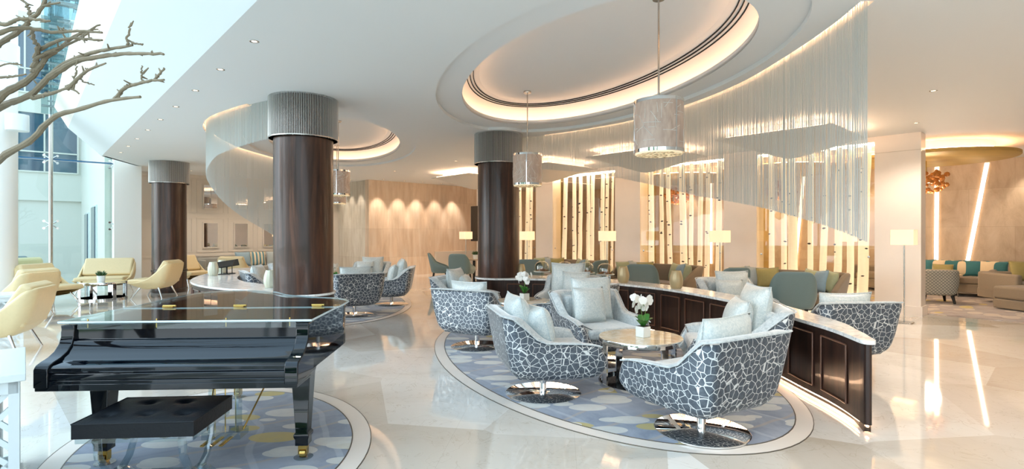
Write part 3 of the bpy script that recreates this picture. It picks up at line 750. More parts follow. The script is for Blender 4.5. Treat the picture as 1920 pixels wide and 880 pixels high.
# ================================================================== SEATING BUILDERS
def plan_curve(nside=9, narc=6, nback=5, c=0.55):
    pts = []
    for i in range(nside): pts.append((1 - (1 + (1 - c)) * i / nside if False else 1 - (2 - c) * i / nside, 1.0))
    for i in range(narc): a = PI / 2 * i / narc; pts.append((-1 + c - c * math.sin(a), 1 - c + c * math.cos(a)))
    for i in range(nback): pts.append((-1.0, (1 - c) * (1 - 2 * i / (nback))))
    for i in range(narc): a = PI / 2 * i / narc; pts.append((-1 + c - c * math.cos(a), -(1 - c) - c * math.sin(a)))
    for i in range(nside + 1): pts.append((-1 + c + (2 - c) * i / nside, -1.0))
    return pts
def tab(t): return lerp_tab(t)
def shell(h, xb, xf, yw, zb, zi, th, thb, nv=7, c=0.55, crown=0.012):
    """one upholstered tub; material 0 outside, 1 top and inside"""
    pc = plan_curve(c=c); n = len(pc); m = MB(); vs = []
    def pt(px, py, z, inner):
        b, f_, w = xb(z), xf(z), yw(z)
        if inner: b += thb; w -= th
        return Vector((b + (px + 1) / 2 * (f_ - b), py * w, z))
    rows = []
    for v in range(nv + 1): rows.append([pt(px, py, zb + (h(px) - zb) * v / nv, False) for px, py in pc])
    o, i_ = rows[-1], [pt(px, py, h(px), True) for px, py in pc]
    rows.append([(a + b) / 2 + Vector((0, 0, crown)) for a, b in zip(o, i_)])
    for v in range(nv - 2, -1, -1): rows.append([pt(px, py, zi + (h(px) - zi) * v / (nv - 2), True) for px, py in pc])
    R = len(rows); vs = [p for r in rows for p in r]
    for r in range(R - 1):
        fs = [(r * n + k, r * n + k + 1, (r + 1) * n + k + 1, (r + 1) * n + k) for k in range(n - 1)]
        m.add(vs if r == 0 else [], [], 0)
        m.f += fs; m.m += [0 if r < nv else 1] * len(fs)
    # arm-end caps: join outer rows to inner rows
    for k in (0, n - 1):
        for v in range(nv):
            z = rows[v][k].z
            outa, outb = v * n + k, (v + 1) * n + k
            # matching inner row indices
            ia = min(R - 1, nv + 1 + (nv - 2) - max(0, min(nv - 2, round((rows[v][k].z - zi) / (h(1) - zi) * (nv - 2))))) if rows[v][k].z > zi else R - 1
            ib = min(R - 1, nv + 1 + (nv - 2) - max(0, min(nv - 2, round((rows[v+1][k].z - zi) / (h(1) - zi) * (nv - 2))))) if rows[v+1][k].z > zi else R - 1
            if v == nv - 1: m.f.append((outa, outb, nv * n + n + k, ib * n + k, ia * n + k) if ia != ib else (outa, outb, (nv + 1) * n + k, ia * n + k))
            else: m.f.append((outa, outb, ib * n + k, ia * n + k) if ia != ib else (outa, outb, ia * n + k))
            m.m.append(0)
    # underside and inner floor
    m.f.append(tuple(range(n))); m.m.append(0)
    m.f.append(tuple((R - 1) * n + k for k in range(n))); m.m.append(1)
    return m, rows
def rbox(c, d, r=0.03): return MB().box(c, d)

def pillow_mesh(w, h, t, n=14):
    m = MB(); vs = []
    for s in (1, -1):
        for i in range(n + 1):
            for j in range(n + 1):
                u, v = -1 + 2 * i / n, -1 + 2 * j / n
                e = (1 - abs(u) ** 2.6) * (1 - abs(v) ** 2.6); z = t / 2 * (max(e, 0) ** 0.55) * s
                pin = 1 - 0.07 * (1 - abs(v) ** 2) * abs(u) ** 4; pin2 = 1 - 0.07 * (1 - abs(u) ** 2) * abs(v) ** 4
                vs.append((u * w / 2 * pin, z, v * h / 2 * pin2))
    N_ = (n + 1) ** 2; fs = []
    for s in range(2):
        for i in range(n):
            for j in range(n):
                a = s * N_ + i * (n + 1) + j; q = (a, a + n + 1, a + n + 2, a + 1); fs.append(q if s == 0 else q[::-1])
    m.add(vs, fs)
    return m
_pil = {}
def throw_pillow(label, loc, facing, w, h, t, material, tilt=0.3, roll=0.0, cat='cushion', group=None):
    """loc = bottom centre, facing = heading of its broad face, tilt = lean back"""
    key = (w, h, t, material)
    root = thing('throw_cushion', label, cat, loc, 0, group)
    if key not in _pil:
        o = pillow_mesh(w, h, t).build('cover', material, root, smooth=True, auto=False); _pil[key] = o.data
        e = MB(); ring = []
        for (a, b) in (((-1, -1), (1, -1)), ((1, -1), (1, 1)), ((1, 1), (-1, 1)), ((-1, 1), (-1, -1))):
            for q in range(10):
                u = a[0] + (b[0] - a[0]) * q / 10; v = a[1] + (b[1] - a[1]) * q / 10
                ring.append((u * w / 2 * (1 - 0.07 * (1 - v * v) * u ** 4), 0, v * h / 2 * (1 - 0.07 * (1 - u * u) * v ** 4)))
        p = e.tube(ring + [ring[0]], 0.005, 6).build('piping', material, root, smooth=True); _pil[key + ('p',)] = p.data
    else:
        o = bpy.data.objects.new('cover', _pil[key]); COL.objects.link(o); o.parent = root
        p = bpy.data.objects.new('piping', _pil[key + ('p',)]); COL.objects.link(p); p.parent = root
    for q in (o, p): q.location = (0, 0, h / 2)
    root.rotation_mode = 'QUATERNION'
    q = Matrix.Rotation(facing + PI / 2, 4, 'Z') @ Matrix.Rotation(-tilt, 4, 'X') @ Matrix.Rotation(roll, 4, 'Y')
    root.rotation_quaternion = q.to_quaternion(); return root

# ---- swivel armchair (faces +x)
def make_armchair():
    t = thing('swivel_armchair', 'x', 'armchair')
    h = tab([(-1, 0.79), (-0.80, 0.775), (-0.60, 0.70), (-0.36, 0.59), (-0.15, 0.55), (0.55, 0.535), (0.85, 0.52), (1, 0.50)])
    xb = tab([(0.18, -0.22), (0.22, -0.31), (0.30, -0.37), (0.45, -0.40), (0.8, -0.46)]); xf = tab([(0.18, 0.30), (0.22, 0.40), (0.32, 0.48), (0.40, 0.45), (0.54, 0.37), (0.8, .30)])
    yw = tab([(0.18, 0.26), (0.22, 0.355), (0.30, 0.40), (0.45, 0.435), (0.8, 0.465)])
    m, rows = shell(h, xb, xf, yw, 0.18, 0.27, 0.10, 0.11, nv=9, c=0.26)
    m.build('shell', ['mosaic_velvet', 'silver_velvet'], t, smooth=True, sub=2)
    top = [r for r in rows[9]]; MB().tube([p + Vector((0, 0, 0.003)) for p in top], 0.007, 6).build('piping', 'silver_velvet', t, smooth=True)
    MB().box((0.04, 0, 0.29), (0.70, 0.66, 0.14)).build('seat_base', 'mosaic_velvet', t, bevel=0.04, seg=3)
    MB().box((0.06, 0, 0.395), (0.70, 0.64, 0.12)).build('seat_cushion', 'silver_velvet', t, bevel=0.045, seg=4)
    MB().box((-0.30, 0, 0.60), (0.11, 0.60, 0.30)).build('back_cushion', 'silver_velvet', t, bevel=0.045, seg=4)
    MB().cyl((0, 0, 0.012), 0.032, 0.19, 20).build('swivel_post', 'chrome', t, smooth=True)
    MB().lathe([(0.0, 0.0), (0.335, 0), (0.34, 0.005), (0.34, 0.012), (0.335, 0.016), (0, 0.018)], 64).build('swivel_base', 'mirror', t, smooth=True)
    return t
AC = make_armchair()
G = 'swivel armchairs in mosaic velvet'
def hd(dx, dy): return math.atan2(dy, dx)
def acush(base, head, specs, who):
    """cushions in an armchair: specs = (forward, side, w, h, tilt, extra heading, text)"""
    for fw, sd, w, hh, tl, dh, txt in specs:
        c, s = math.cos(head), math.sin(head)
        throw_pillow(txt + ' ' + who, (base[0] + c * fw - s * sd, base[1] + s * fw + c * sd, 0.462), head + dh, w * 1.06, hh * 1.04, 0.23, 'satin_cushion', tl * .6, cat='cushion', group='pale satin cushions on the armchairs')
RZ = 0.010
ACS = [
 # x, y, heading vector, label, cushion list
 (0.29, 4.97, (0.97, 0.22), 'swivel armchair in profile facing right, nearest on the rug edge', [(-0.16, 0.10, .50, .46, .35, 0.0, 'large pale cushion against the back'), (-0.02, -0.04, .42, .38, .42, .2, 'smaller pale cushion leaning in front')], 'in the profile armchair'),
 (1.43, 4.03, (-0.50, 0.86), 'nearest swivel armchair, its dark mosaic back towards us, beside the counter end', [(-0.17, 0.02, .56, .44, .28, 0.1, 'wide pale cushion propped')], 'in the nearest armchair'),
 (1.00, 6.20, (0.30, -0.95), 'swivel armchair facing us behind the nearer round table', [(-0.17, 0.02, .50, .50, .22, 0, 'large square pale cushion'), (-0.02, -0.08, .40, .40, .30, .12, 'small square pale cushion')], 'in the armchair facing us behind the near table'),
 (2.17, 5.25, (-0.96, 0.22), 'swivel armchair pressed against the counter, behind the nearest one', [(-0.16, -0.06, .52, .52, .30, 0.2, 'tall pale cushion'), (0.02, 0.05, .44, .40, .42, .1, 'shorter pale cushion')], 'in the armchair against the counter'),
 (-0.46, 7.02, (0.45, 0.89), 'swivel armchair with its pale back to us on the far left rim of the rug', [(-0.17, -0.02, .50, .42, .30, 0, 'wide pale cushion')], 'in the pale-backed armchair'),
 (-0.74, 8.66, (0.93, -0.36), 'swivel armchair left of the farther round table, near the centre column', [(-0.14, 0.0, .48, .46, .30, 0, 'square pale cushion'), (0.0, 0.06, .40, .36, .35, .3, 'small pale cushion')], 'in the armchair left of the far table'),
 (0.90, 8.53, (-0.35, -0.94), 'swivel armchair between the farther round table and the cake stands', [(-0.15, -0.06, .54, .54, .25, 0, 'large pale cushion'), (0.0, 0.10, .44, .42, .32, -.1, 'small pale cushion')], 'in the armchair in front of the cake stands'),
 (0.90, 7.45, (-0.75, 0.66), 'swivel armchair tucked behind the facing armchair, turned to the farther table', [], ''),
 (3.56, 5.90, (-0.10, 0.99), 'swivel armchair on the far side of the counter, its dark back to us', [(-0.17, 0.04, .56, .40, .25, 0, 'long pale cushion')], 'in the armchair beyond the counter end'),
 (3.42, 8.15, (0.12, -0.99), 'swivel armchair facing us beyond the counter, mostly hidden by it', [(-0.15, 0.05, .52, .44, .25, 0, 'square pale cushion'), (0.0, -0.08, .42, .32, .3, 0, 'small pale cushion')], 'in the armchair facing us beyond the counter'),
 (-2.87, 9.70, (-0.50, 0.86), 'swivel armchair right of the piano-side column, dark mosaic back to us', [(-0.17, 0.02, .56, .44, .28, 0, 'wide pale cushion')], 'in the near armchair of the distant circle'),
 (-2.52, 11.15, (-0.93, -0.10), 'rightmost swivel armchair of the distant circle, facing left', [(-0.15, 0.0, .50, .50, .3, 0.2, 'tall pale cushion'), (0.0, 0.04, .40, .38, .35, .1, 'small pale cushion')], 'in the rightmost armchair of the distant circle'),
 (-3.45, 12.75, (-0.05, -1.0), 'farthest swivel armchair of the distant circle, facing us', [(-0.15, 0.06, .50, .46, .25, 0, 'large pale cushion'), (0.0, -0.08, .40, .36, .3, 0, 'small pale cushion')], 'in the farthest armchair of the circle'),
 (-4.62, 10.15, (0.80, 0.55), 'swivel armchair inside the left counter, left of the column', [(-0.14, 0.0, .46, .44, .3, -.5, 'plump pale cushion')], 'in the armchair inside the left counter'),
 (-5.15, 12.60, (0.7, -0.7), 'swivel armchair farther back inside the left counter', [(-0.14, 0.0, .46, .44, .3, 0, 'square pale cushion')], 'in the rear armchair inside the left counter'),
]
for x, y, d, lab, cs, who in ACS:
    hh = hd(*d); onrug = True
    place(AC, lab, (x, y, 0.008 if ((x, y) not in ((3.56, 5.90), (3.42, 8.15), (-4.62, 10.15), (-5.15, 12.60))) else 0.0), hh, G, (1.04, 1.0, 1.0))
    acush((x, y), hh, cs, who)

# ---- teal dining chair (faces +x)
def make_dining():
    t = thing('dining_chair', 'x', 'chair')
    h = tab([(-1, 0.92), (-0.86, 0.90), (-0.62, 0.80), (-0.35, 0.66), (0.2, 0.60), (0.8, 0.55), (1, 0.50)])
    xb = tab([(0.32, -0.22), (0.5, -0.25), (0.92, -0.34)]); xf = tab([(0.32, 0.22), (0.45, 0.25), (0.6, 0.18), (0.92, 0.1)]); yw = tab([(0.32, 0.26), (0.5, 0.315), (0.70, 0.305), (0.92, 0.275)])
    m, rows = shell(h, xb, xf, yw, 0.32, 0.38, 0.045, 0.05, c=0.5, crown=0.006)
    m.build('shell', ['teal_leather', 'teal_leather'], t, smooth=True, sub=2)
    MB().box((0.0, 0, 0.42), (0.44, 0.46, 0.10)).build('seat', 'teal_leather', t, bevel=0.035, seg=3)
    for sx_ in (-1, 1):
        for sy in (-1, 1): MB().tube([(0.16 * sx_, 0.17 * sy, 0.34), (0.21 * sx_, 0.20 * sy, 0.0)], [0.024, 0.013], 10).build('leg', 'black_matte', t, smooth=True)
    return t
DC = make_dining(); G = 'teal leather dining chairs'
for x, y, d, lab in ((-2.15, 15.9, (0.98, 0.1), 'teal dining chair in profile, leftmost by the wood-panelled wall'), (-1.45, 15.4, (0.3, 0.95), 'teal dining chair with its back to us left of the centre column'),
                     (0.40, 12.2, (0.1, 0.99), 'teal dining chair just right of the centre column, behind the first cloche'), (1.72, 11.8, (-0.7, 0.7), 'teal dining chair behind the rightmost cake domes'),
                     (2.52, 10.35, (0.3, 0.95), 'teal dining chair between the two golden vases on the counter'), (3.72, 9.30, (-.25, 0.97), 'teal dining chair beyond the counter, left of the largest one'),
                     (4.36, 8.35, (0.30, 0.95), 'largest, nearest teal dining chair, its back to us beyond the counter')):
    place(DC, lab, (x, y, 0), hd(*d), G, (1.08, 1.08, 1.0))

# ---- pale yellow lounge chair (faces +x)
def make_yellow(wide=0.36):
    t = thing('yellow_chair', 'x', 'armchair')
    h = tab([(-1, 0.80), (-0.80, 0.78), (-0.55, 0.66), (-0.3, 0.53), (-0.05, 0.43), (0.4, 0.37), (1, 0.355)])
    xb = tab([(0.20, -0.14), (0.28, -0.26), (0.4, -0.33), (0.6, -0.39), (0.8, -0.42)]); xf = tab([(0.20, 0.10), (0.28, 0.28), (0.37, 0.44), (0.8, 0.3)]); yw = tab([(0.20, wide - .12), (0.35, wide - .02), (0.5, wide), (0.8, wide - 0.02)])
    m, rows = shell(h, xb, xf, yw, 0.20, 0.28, 0.045, 0.06, c=0.35, crown=0.006)
    m.build('shell', ['yellow_leather', 'yellow_leather'], t, smooth=True, sub=2)
    MB().box((0.06, 0, 0.385), (0.74, wide * 2 - 0.12, 0.10)).build('seat_cushion', 'yellow_leather', t, bevel=0.04, seg=4)
    T = Matrix.Translation((-0.22, 0, 0.64)) @ Matrix.Rotation(-0.50, 4, 'Y')
    MB().box((0, 0, 0), (0.13, wide * 2 - 0.10, 0.46), T=T).build('back_cushion', 'yellow_leather', t, bevel=0.04, seg=4)
    m = MB()
    for q in ((-1, 1) if wide > .4 else ()): m.lathe([(0, 0), (0.012, 0.0), (0.012, 0.006), (0, 0.01)], 10, T=T @ Matrix.Translation((0.049, q * 0.16, 0.03)) @ Matrix.Rotation(PI / 2, 4, 'Y'))
    if m.f: m.build('button', 'yellow_leather', t)
    for sx_ in (-1, 1):
        for sy in (-1, 1): MB().tube([((0.02 + 0.17 * sx_), (wide - .12) * sy, 0.26), ((0.05 + 0.30 * sx_), (wide - .06) * sy, 0.0)], [0.018, 0.010], 10).build('leg', 'chrome', t, smooth=True)
    return t
YC = make_yellow(); YB = make_yellow(0.52); YB.name = 'yellow_bench'; YB['category'] = 'settee'
G = 'pale yellow leather seats'
for x, y, d, lab in ((-6.42, 6.72, (-0.88, -0.35), 'nearest yellow leather armchair at the left edge, facing left'), (-8.78, 9.55, (-0.95, 0.1), 'yellow leather armchair facing left behind the white fretwork table'),
                     (-9.55, 11.0, (0.98, -0.15), 'yellow leather armchair facing right, left of the chrome coffee table'), (-8.35, 12.55, (-0.98, -0.1), 'yellow leather armchair facing left in front of the left dark column'),
                     (-9.05, 15.05, (0.9, -0.4), 'yellow leather armchair half hidden behind the left dark column'), (-7.65, 14.9, (0.05, 1.0), 'yellow leather armchair with its back to us behind the left counter'),
                     (-12.9, 13.9, (-0.9, 0.3), 'farthest yellow leather armchair at the left, mostly hidden')):
    place(YC, lab, (x, y, 0), hd(*d), G, (1.12, 1.12, 1.02))
place(YB, 'wide buttoned yellow leather seat facing us behind the chrome coffee table', (-10.1, 13.25, 0), hd(0.35, -0.94), G, (1.1, 1.1, 1.02))

# ---- tub chair in the lounge
t = thing('tub_chair', 'round-backed tub chair in grey lozenge fabric, in the lounge right of the pillar', 'armchair', (9.15, 11.55, 0.012), hd(0.35, 0.94))
h = tab([(-1, 0.72), (-0.3, 0.70), (0.5, 0.64), (1, 0.55)]); xb = tab([(0.16, -0.33), (0.4, -0.37), (0.72, -0.38)]); xf = tab([(0.16, 0.30), (0.72, 0.30)]); yw = tab([(0.16, 0.34), (0.45, 0.39), (0.72, 0.38)])
m, _ = shell(h, xb, xf, yw, 0.16, 0.28, 0.09, 0.1, c=0.75); m.build('shell', ['lozenge_fabric', 'sofa_taupe'], t, smooth=True, sub=2)
MB().box((0.02, 0, 0.37), (0.62, 0.56, 0.14)).build('seat_cushion', 'sofa_taupe', t, bevel=0.04, seg=3)
for sx_ in (-1, 1):
    for sy in (-1, 1): MB().tube([(0.22 * sx_, 0.24 * sy, 0.17), (0.26 * sx_, 0.27 * sy, 0.0)], [0.035, 0.022], 8).build('leg', 'black_matte', t)

# ---- sofas: local x = along length, faces -y
def sofa(label, L, loc, rz, material, seatm=None, n=2, arm=0.12, hb=0.80, D=0.85, arms=(1, 1), name='sofa', flare=0.0, legs=True):
    t = thing(name, label, 'sofa', loc, rz); seatm = seatm or material
    MB().box((0, 0, 0.20), (L, D, 0.20)).build('base', material, t, bevel=0.02)
    MB().box((0, D / 2 - 0.09, 0.45), (L, 0.18, hb * 2 - 0.9), T=Matrix.Translation((0, 0, 0))).build('backrest', material, t, bevel=0.05, seg=3)
    for k, s in enumerate((-1, 1)):
        if arms[k]: MB().box((s * (L / 2 - arm / 2 + flare), -0.04, 0.45), (arm, D - 0.05, 0.5 if hb > .7 else 0.4), T=None).build('arm', material, t, bevel=0.04, seg=3)
    w = (L - arm * sum(arms)) / n; x0 = -L / 2 + arm * arms[0]
    for k in range(n): MB().box((x0 + w * (k + .5), -0.08, 0.38), (w - 0.01, D - 0.22, 0.16)).build('seat_cushion', seatm, t, bevel=0.035, seg=3)
    if legs:
        for sx_ in (-1, 1):
            for sy in (-1, 1): MB().cyl((sx_ * (L / 2 - 0.1), sy * (D / 2 - 0.1), 0), 0.02, 0.11, 10).build('leg', 'black_matte', t)
    return t
SR = ANG + PI / 2 + PI  # sofa local x along -A ; faces -b
SR = ANG - PI / 2       # local y -> +b (back towards the window wall)
def wing_sofa(label, L, loc, rz):
    t = thing('sofa', label, 'sofa', loc, rz, 'taupe wing sofas in front of the glazed bays')
    h = tab([(-1, 0.80), (-0.3, 0.78), (0.3, 0.72), (0.8, 0.60), (1, 0.52)]); xb = tab([(0.14, -0.34), (0.4, -0.37), (0.8, -0.42)]); xf = tab([(0.14, 0.36), (0.45, 0.38), (0.8, 0.10)]); yw = tab([(0.14, L/2 - .10), (0.4, L/2 - .05), (0.8, L/2)])
    m, _ = shell(h, xb, xf, yw, 0.14, 0.26, 0.09, 0.13, c=0.30); m.build('shell', ['sofa_brown', 'sofa_brown'], t, smooth=True, sub=1)
    w = (L - .30) / 2
    for k in (-1, 1): MB().box((0.08, k * w / 2, 0.36), (0.68, w - .01, 0.17)).build('seat_cushion', 'sofa_brown', t, bevel=0.04, seg=3)
    for sx_ in (-1, 1):
        for sy in (-1, 1): MB().cyl((sx_ * .28, sy * (L / 2 - .2), 0), 0.02, 0.15, 10).build('leg', 'black_matte', t)
    return t
for a0, a1, lab in ((2.90, 5.0, 'taupe sofa in front of the glazed birch bay, rightmost of the row'), (5.65, 7.75, 'taupe sofa with green and grey cushions, middle of the row'), (8.40, 10.5, 'taupe sofa behind the cake domes, left end of the row')):
    wing_sofa(lab, a1 - a0, P((a0 + a1) / 2, 10.42, 0), ANG + PI)
    nm = {2.90: 'on the rightmost window sofa', 5.65: 'on the middle window sofa', 8.40: 'on the window sofa behind the domes'}[a0]
    L = a1 - a0; seq = [('cush_green', 0.30, 'yellow-green cushion at the right end', .75), ('cush_blue', 0.44, 'grey cushion second from the right end', .65), ('cush_green', 0.62, 'soft green cushion third from the right end', .5),
                        ('cush_olive', L - 0.78, 'olive cushion third from the left end', -.3), ('cush_grey', L - 0.52, 'grey-beige cushion second from the left end', -.55), ('cush_green', L - 0.32, 'green cushion at the left end', -.7)]
    for i, (mm, d, txt, tw) in enumerate(seq):
        throw_pillow(txt + ' ' + nm, P(a0 + d, 10.52 if abs(tw) < .6 else 10.42, 0.452), ANG + PI - tw, 0.40, 0.40, 0.16, mm, 0.25, roll=0.08 * (-1) ** i, group='throw cushions on the window sofas')
# grey banquette on the panelled wall
sofa('low grey banquette along the panelled wall, behind the left counter', 3.4, P(18.35, 5.6, 0), ANG, 'sofa_grey', n=3, hb=0.75)
for i, (mm, bb, txt) in enumerate((('cush_blue', 5.15, 'plain grey-blue cushion on the wall banquette'), ('cush_stripe', 5.6, 'blue-striped cushion on the wall banquette'), ('cush_grey', 6.1, 'pale grey cushion on the wall banquette'))):
    throw_pillow(txt, P(18.28, bb, 0.462), ANG - PI / 2, 0.46, 0.46, 0.15, mm, 0.25)
# lounge sectional
sofa('long taupe sofa under the travertine wall in the lounge', 2.9, P(2.98, 16.75, 0.012), SR, 'sofa_taupe', n=3, hb=0.62, D=1.0, legs=False)
CH = sofa('taupe chaise end with a low arm at the right edge of the lounge', 1.5, (10.95, 11.15, 0.012), hd(-1, 0.15) + PI, 'sofa_taupe', n=1, hb=0.66, D=1.1, legs=False)
ot = thing('ottoman', 'square taupe ottoman in front of the chaise at the right edge', 'ottoman', (10.15, 10.36, 0.012), 0.15)
MB().box((0, 0, 0.11), (1.1, 0.66, 0.18)).build('base', 'sofa_taupe', ot, bevel=0.02); MB().box((0, 0, 0.33), (1.1, 0.68, 0.25)).build('top_cushion', 'sofa_taupe', ot, bevel=0.05, seg=4)
for i, (mm, px, txt) in enumerate((('cush_teal', 1735, 'teal cushion next to the pillar, leftmost'), ('cush_cream', 1757, 'cream cushion above the tub chair'), ('cush_olive', 1768, 'olive lumbar cushion above the tub chair'), ('cush_teal', 1782, 'teal cushion, second from the pillar'),
                              ('cush_cream', 1802, 'cream cushion between two teal ones'), ('cush_teal', 1826, 'teal cushion, third from the pillar'), ('cush_cream', 1850, 'cream cushion above the low arm'), ('cush_teal', 1869, 'wide teal cushion near the right edge'),)):
    k = (px - 960) / 1000; b = 16.72 - (0.25 if mm == 'cush_olive' else 0); a = (CB * b - k * SB * b) / (SB + k * CB)
    throw_pillow(txt + ' on the lounge sofa', P(a, b, 0.475), ANG + PI + 0.1 * ((i % 3) - 1), 0.40, 0.38 if mm != 'cush_olive' else 0.28, 0.14, mm, 0.22, group='cushions on the lounge sofa')
throw_pillow('olive cushion on the chaise at the right edge', (11.0, 11.45, 0.475), hd(-0.4, -1), 0.46, 0.44, 0.15, 'cush_olive', 0.25)
throw_pillow('striped cushion on the chaise at the far right', (11.15, 11.15, 0.475), hd(-0.2, -1), 0.40, 0.36, 0.14, 'cush_stripe', 0.3)

# ---- tables
def round_table(label, loc, R=0.41, z=0.47, top='onyx_top', nleg=6, base=True):
    t = thing('round_table', label, 'table', loc, 0.35)
    MB().lathe([(0, z - 0.055), (R - 0.01, z - 0.055), (R, z - 0.05), (R, z - 0.006), (R - 0.004, z), ], 72).build('top_rim', 'chrome', t, smooth=True)
    MB().lathe([(0, z - 0.002), (R - 0.006, z - 0.002), (R - 0.008, z + 0.004), (0, z + 0.004)], 72).build('tabletop', top, t, smooth=True)
    for k in range(nleg):
        a = 2 * PI * k / nleg; MB().box(((R - .015) * math.cos(a), (R - .015) * math.sin(a), (z - 0.05) / 2), (0.014, 0.075, z - 0.06), rz=a).build('leg', 'chrome', t)
    MB().lathe([(R - 0.015, 0), (R, 0), (R, 0.035), (R - 0.015, 0.035), (R - 0.015, 0)], 72).build('base_ring', 'chrome', t, smooth=True)
    if base: MB().lathe([(0, 0.004), (R - 0.016, 0.004), (R - 0.016, 0.010), (0, 0.010)], 64).build('base_disc', 'black_gloss', t)
    return t
round_table('round chrome table with a pale stone top, nearest on the rug', (1.27, 5.28, 0.008), nleg=4)
round_table('round chrome table with a pale stone top, farther on the rug by the centre column', (0.17, 8.15, 0.008), nleg=4)
round_table('round chrome table in the distant armchair circle', (-3.65, 11.2, 0.008), nleg=4)
round_table('low round glass and chrome coffee table among the yellow seats', (-9.4, 12.25, 0), R=0.47, z=0.40, top='glass_clear', nleg=8, base=False)
t = thing('side_table', 'small round wood-topped side table beside the lounge tub chair', 'table', (10.25, 12.5, 0.012)); MB().lathe([(0, .50), (.24, .50), (.24, .53), (0, .53)], 40).build('tabletop', 'cush_cream', t)
for k in range(3): MB().tube([(.2 * math.cos(k * 2.1), .2 * math.sin(k * 2.1), .5), (.2 * math.cos(k * 2.1), .2 * math.sin(k * 2.1), 0)], 0.012, 8).build('leg', 'steel', t)
t = thing('dining_table', 'small dark dining table between the teal chairs left of the centre column', 'table', (-1.15, 16.2, 0)); MB().lathe([(0, .70), (.42, .70), (.42, .73), (0, .73)], 40).build('tabletop', 'travertine', t)
MB().cyl((0, 0, 0.02), 0.04, .69, 16).build('pedestal', 'black_matte', t); MB().lathe([(0, 0), (.26, 0), (.24, .02), (0, .03)], 32).build('foot', 'black_matte', t)

def plant_small(label, loc, s=1.0, spiky=True):
    t = thing('potted_plant', label, 'plant', loc); t.scale = (s, s, s)
    MB().lathe([(0, 0), (.055, 0), (.065, .10), (.058, .10), (.055, .085), (0, .085)], 20).build('pot', 'ceramic', t, smooth=True)
    m = MB()
    for k in range(26):
        a = k * 2.4; e = 0.25 + 0.9 * (k / 26); l = .10
        d = Vector((math.cos(a) * math.cos(e), math.sin(a) * math.cos(e), math.sin(e)))
        m.tube([Vector((0, 0, .085)), Vector((0, 0, .09)) + d * l * .6, Vector((0, 0, .10)) + d * l], [.008, .014, .002], 5)
    m.build('leaves', 'leaf_dark', t, smooth=True)
plant_small('small green succulent in a pale pot on the chrome coffee table', (-9.4, 12.2, 0.404), 1.3)
plant_small('small leafy plant on the dining table left of the centre column', (-1.1, 16.1, 0.73), 1.3)

def orchid(label, loc, s, rz, tilt=0.04):
    t = thing('potted_orchid', label, 'orchid', loc, rz); t.scale = (s, s, s)
    m = MB(); m.box((0, 0, .055), (.11, .11, .11)); m.build('pot', 'mirror' if False else 'ceramic', t, bevel=.006)
    MB().box((0, 0, .109), (.095, .095, .006)).build('moss', 'soil', t)
    for k, (a, l, w, up) in enumerate(((0.2, .19, .042, 1.25), (1.2, .17, .04, 1.35), (-0.9, .15, .04, 1.1), (3.3, .15, .042, .95), (2.3, .16, .04, 1.3), (4.4, .12, .038, 1.0))):
        m = MB(); vs = []; n = 8
        for i in range(n + 1):
            q = i / n; wd = w * math.sin(PI * min(.97, .12 + q * .85)) ** .7; el = up - q * q * .9
            c = Vector((math.cos(a), math.sin(a), 0)) * (l * q * math.cos(up * .8)) + Vector((0, 0, .11 + l * math.sin(up) * (q - .35 * q * q)))
            sd = Vector((-math.sin(a), math.cos(a), 0)) * wd
            vs += [c + sd + Vector((0, 0, .012 * (wd / w))), c, c - sd + Vector((0, 0, .012 * (wd / w)))]
        fs = [(3 * i + j, 3 * i + j + 1, 3 * i + j + 4, 3 * i + j + 3) for i in range(n) for j in (0, 1)]
        m.add(vs, fs); m.add([v + Vector((0, 0, -.003)) for v in vs], [f_[::-1] for f_ in fs]); m.build('leaf', 'leaf', t, smooth=True, auto=False)
    st = [(0, 0, .11), (-.01, .0, .2), (-.02, 0.01, .29), (-.01, .01, .35), (.03, .0, .38)]
    MB().tube(st, .0035, 6).build('flower_stem', 'stem', t); MB().tube([(0.01, 0, .11), (.02, -.01, .22), (.015, -.02, .3), (-.03, -.03, .34)], .0035, 6).build('flower_stem', 'stem', t)
    random.seed(3)
    for k in range(17):
        c = Vector((random.uniform(-.09, .09), random.uniform(-.07, .07), random.uniform(.28, .41)))
        yaw = random.uniform(-2.4, -.7); T = Matrix.Translation(c) @ Matrix.Rotation(yaw + PI / 2, 4, 'Z') @ Matrix.Rotation(random.uniform(-.3, .3), 4, 'X')
        m = MB()
        for p_ in range(5):
            a = PI / 2 + p_ * 2 * PI / 5; rr = .027 if p_ in (1, 4) else .023
            T2 = T @ Matrix.Rotation(-a, 4, 'Y') @ Matrix.Translation((.022, 0, 0))
            m.lathe([(0, -.003), (rr * .8, -.002), (rr, 0.002), (rr * .5, .003), (0, .001)], 10, T=T2 @ Matrix.Rotation(PI / 2, 4, 'X') )
        m.build('flower', 'petal', t, smooth=True)
    return t
orchid('white orchid in a square white pot on the nearer round table', (1.29, 5.25, 0.482), 0.95, 0.6)
orchid('white orchid in a square white pot on the farther round table', (0.19, 8.1, 0.482), 1.0, 2.2)
orchid('white orchid on the table of the distant armchair circle', (-3.73, 11.2, 0.482), 0.9, 1.2)

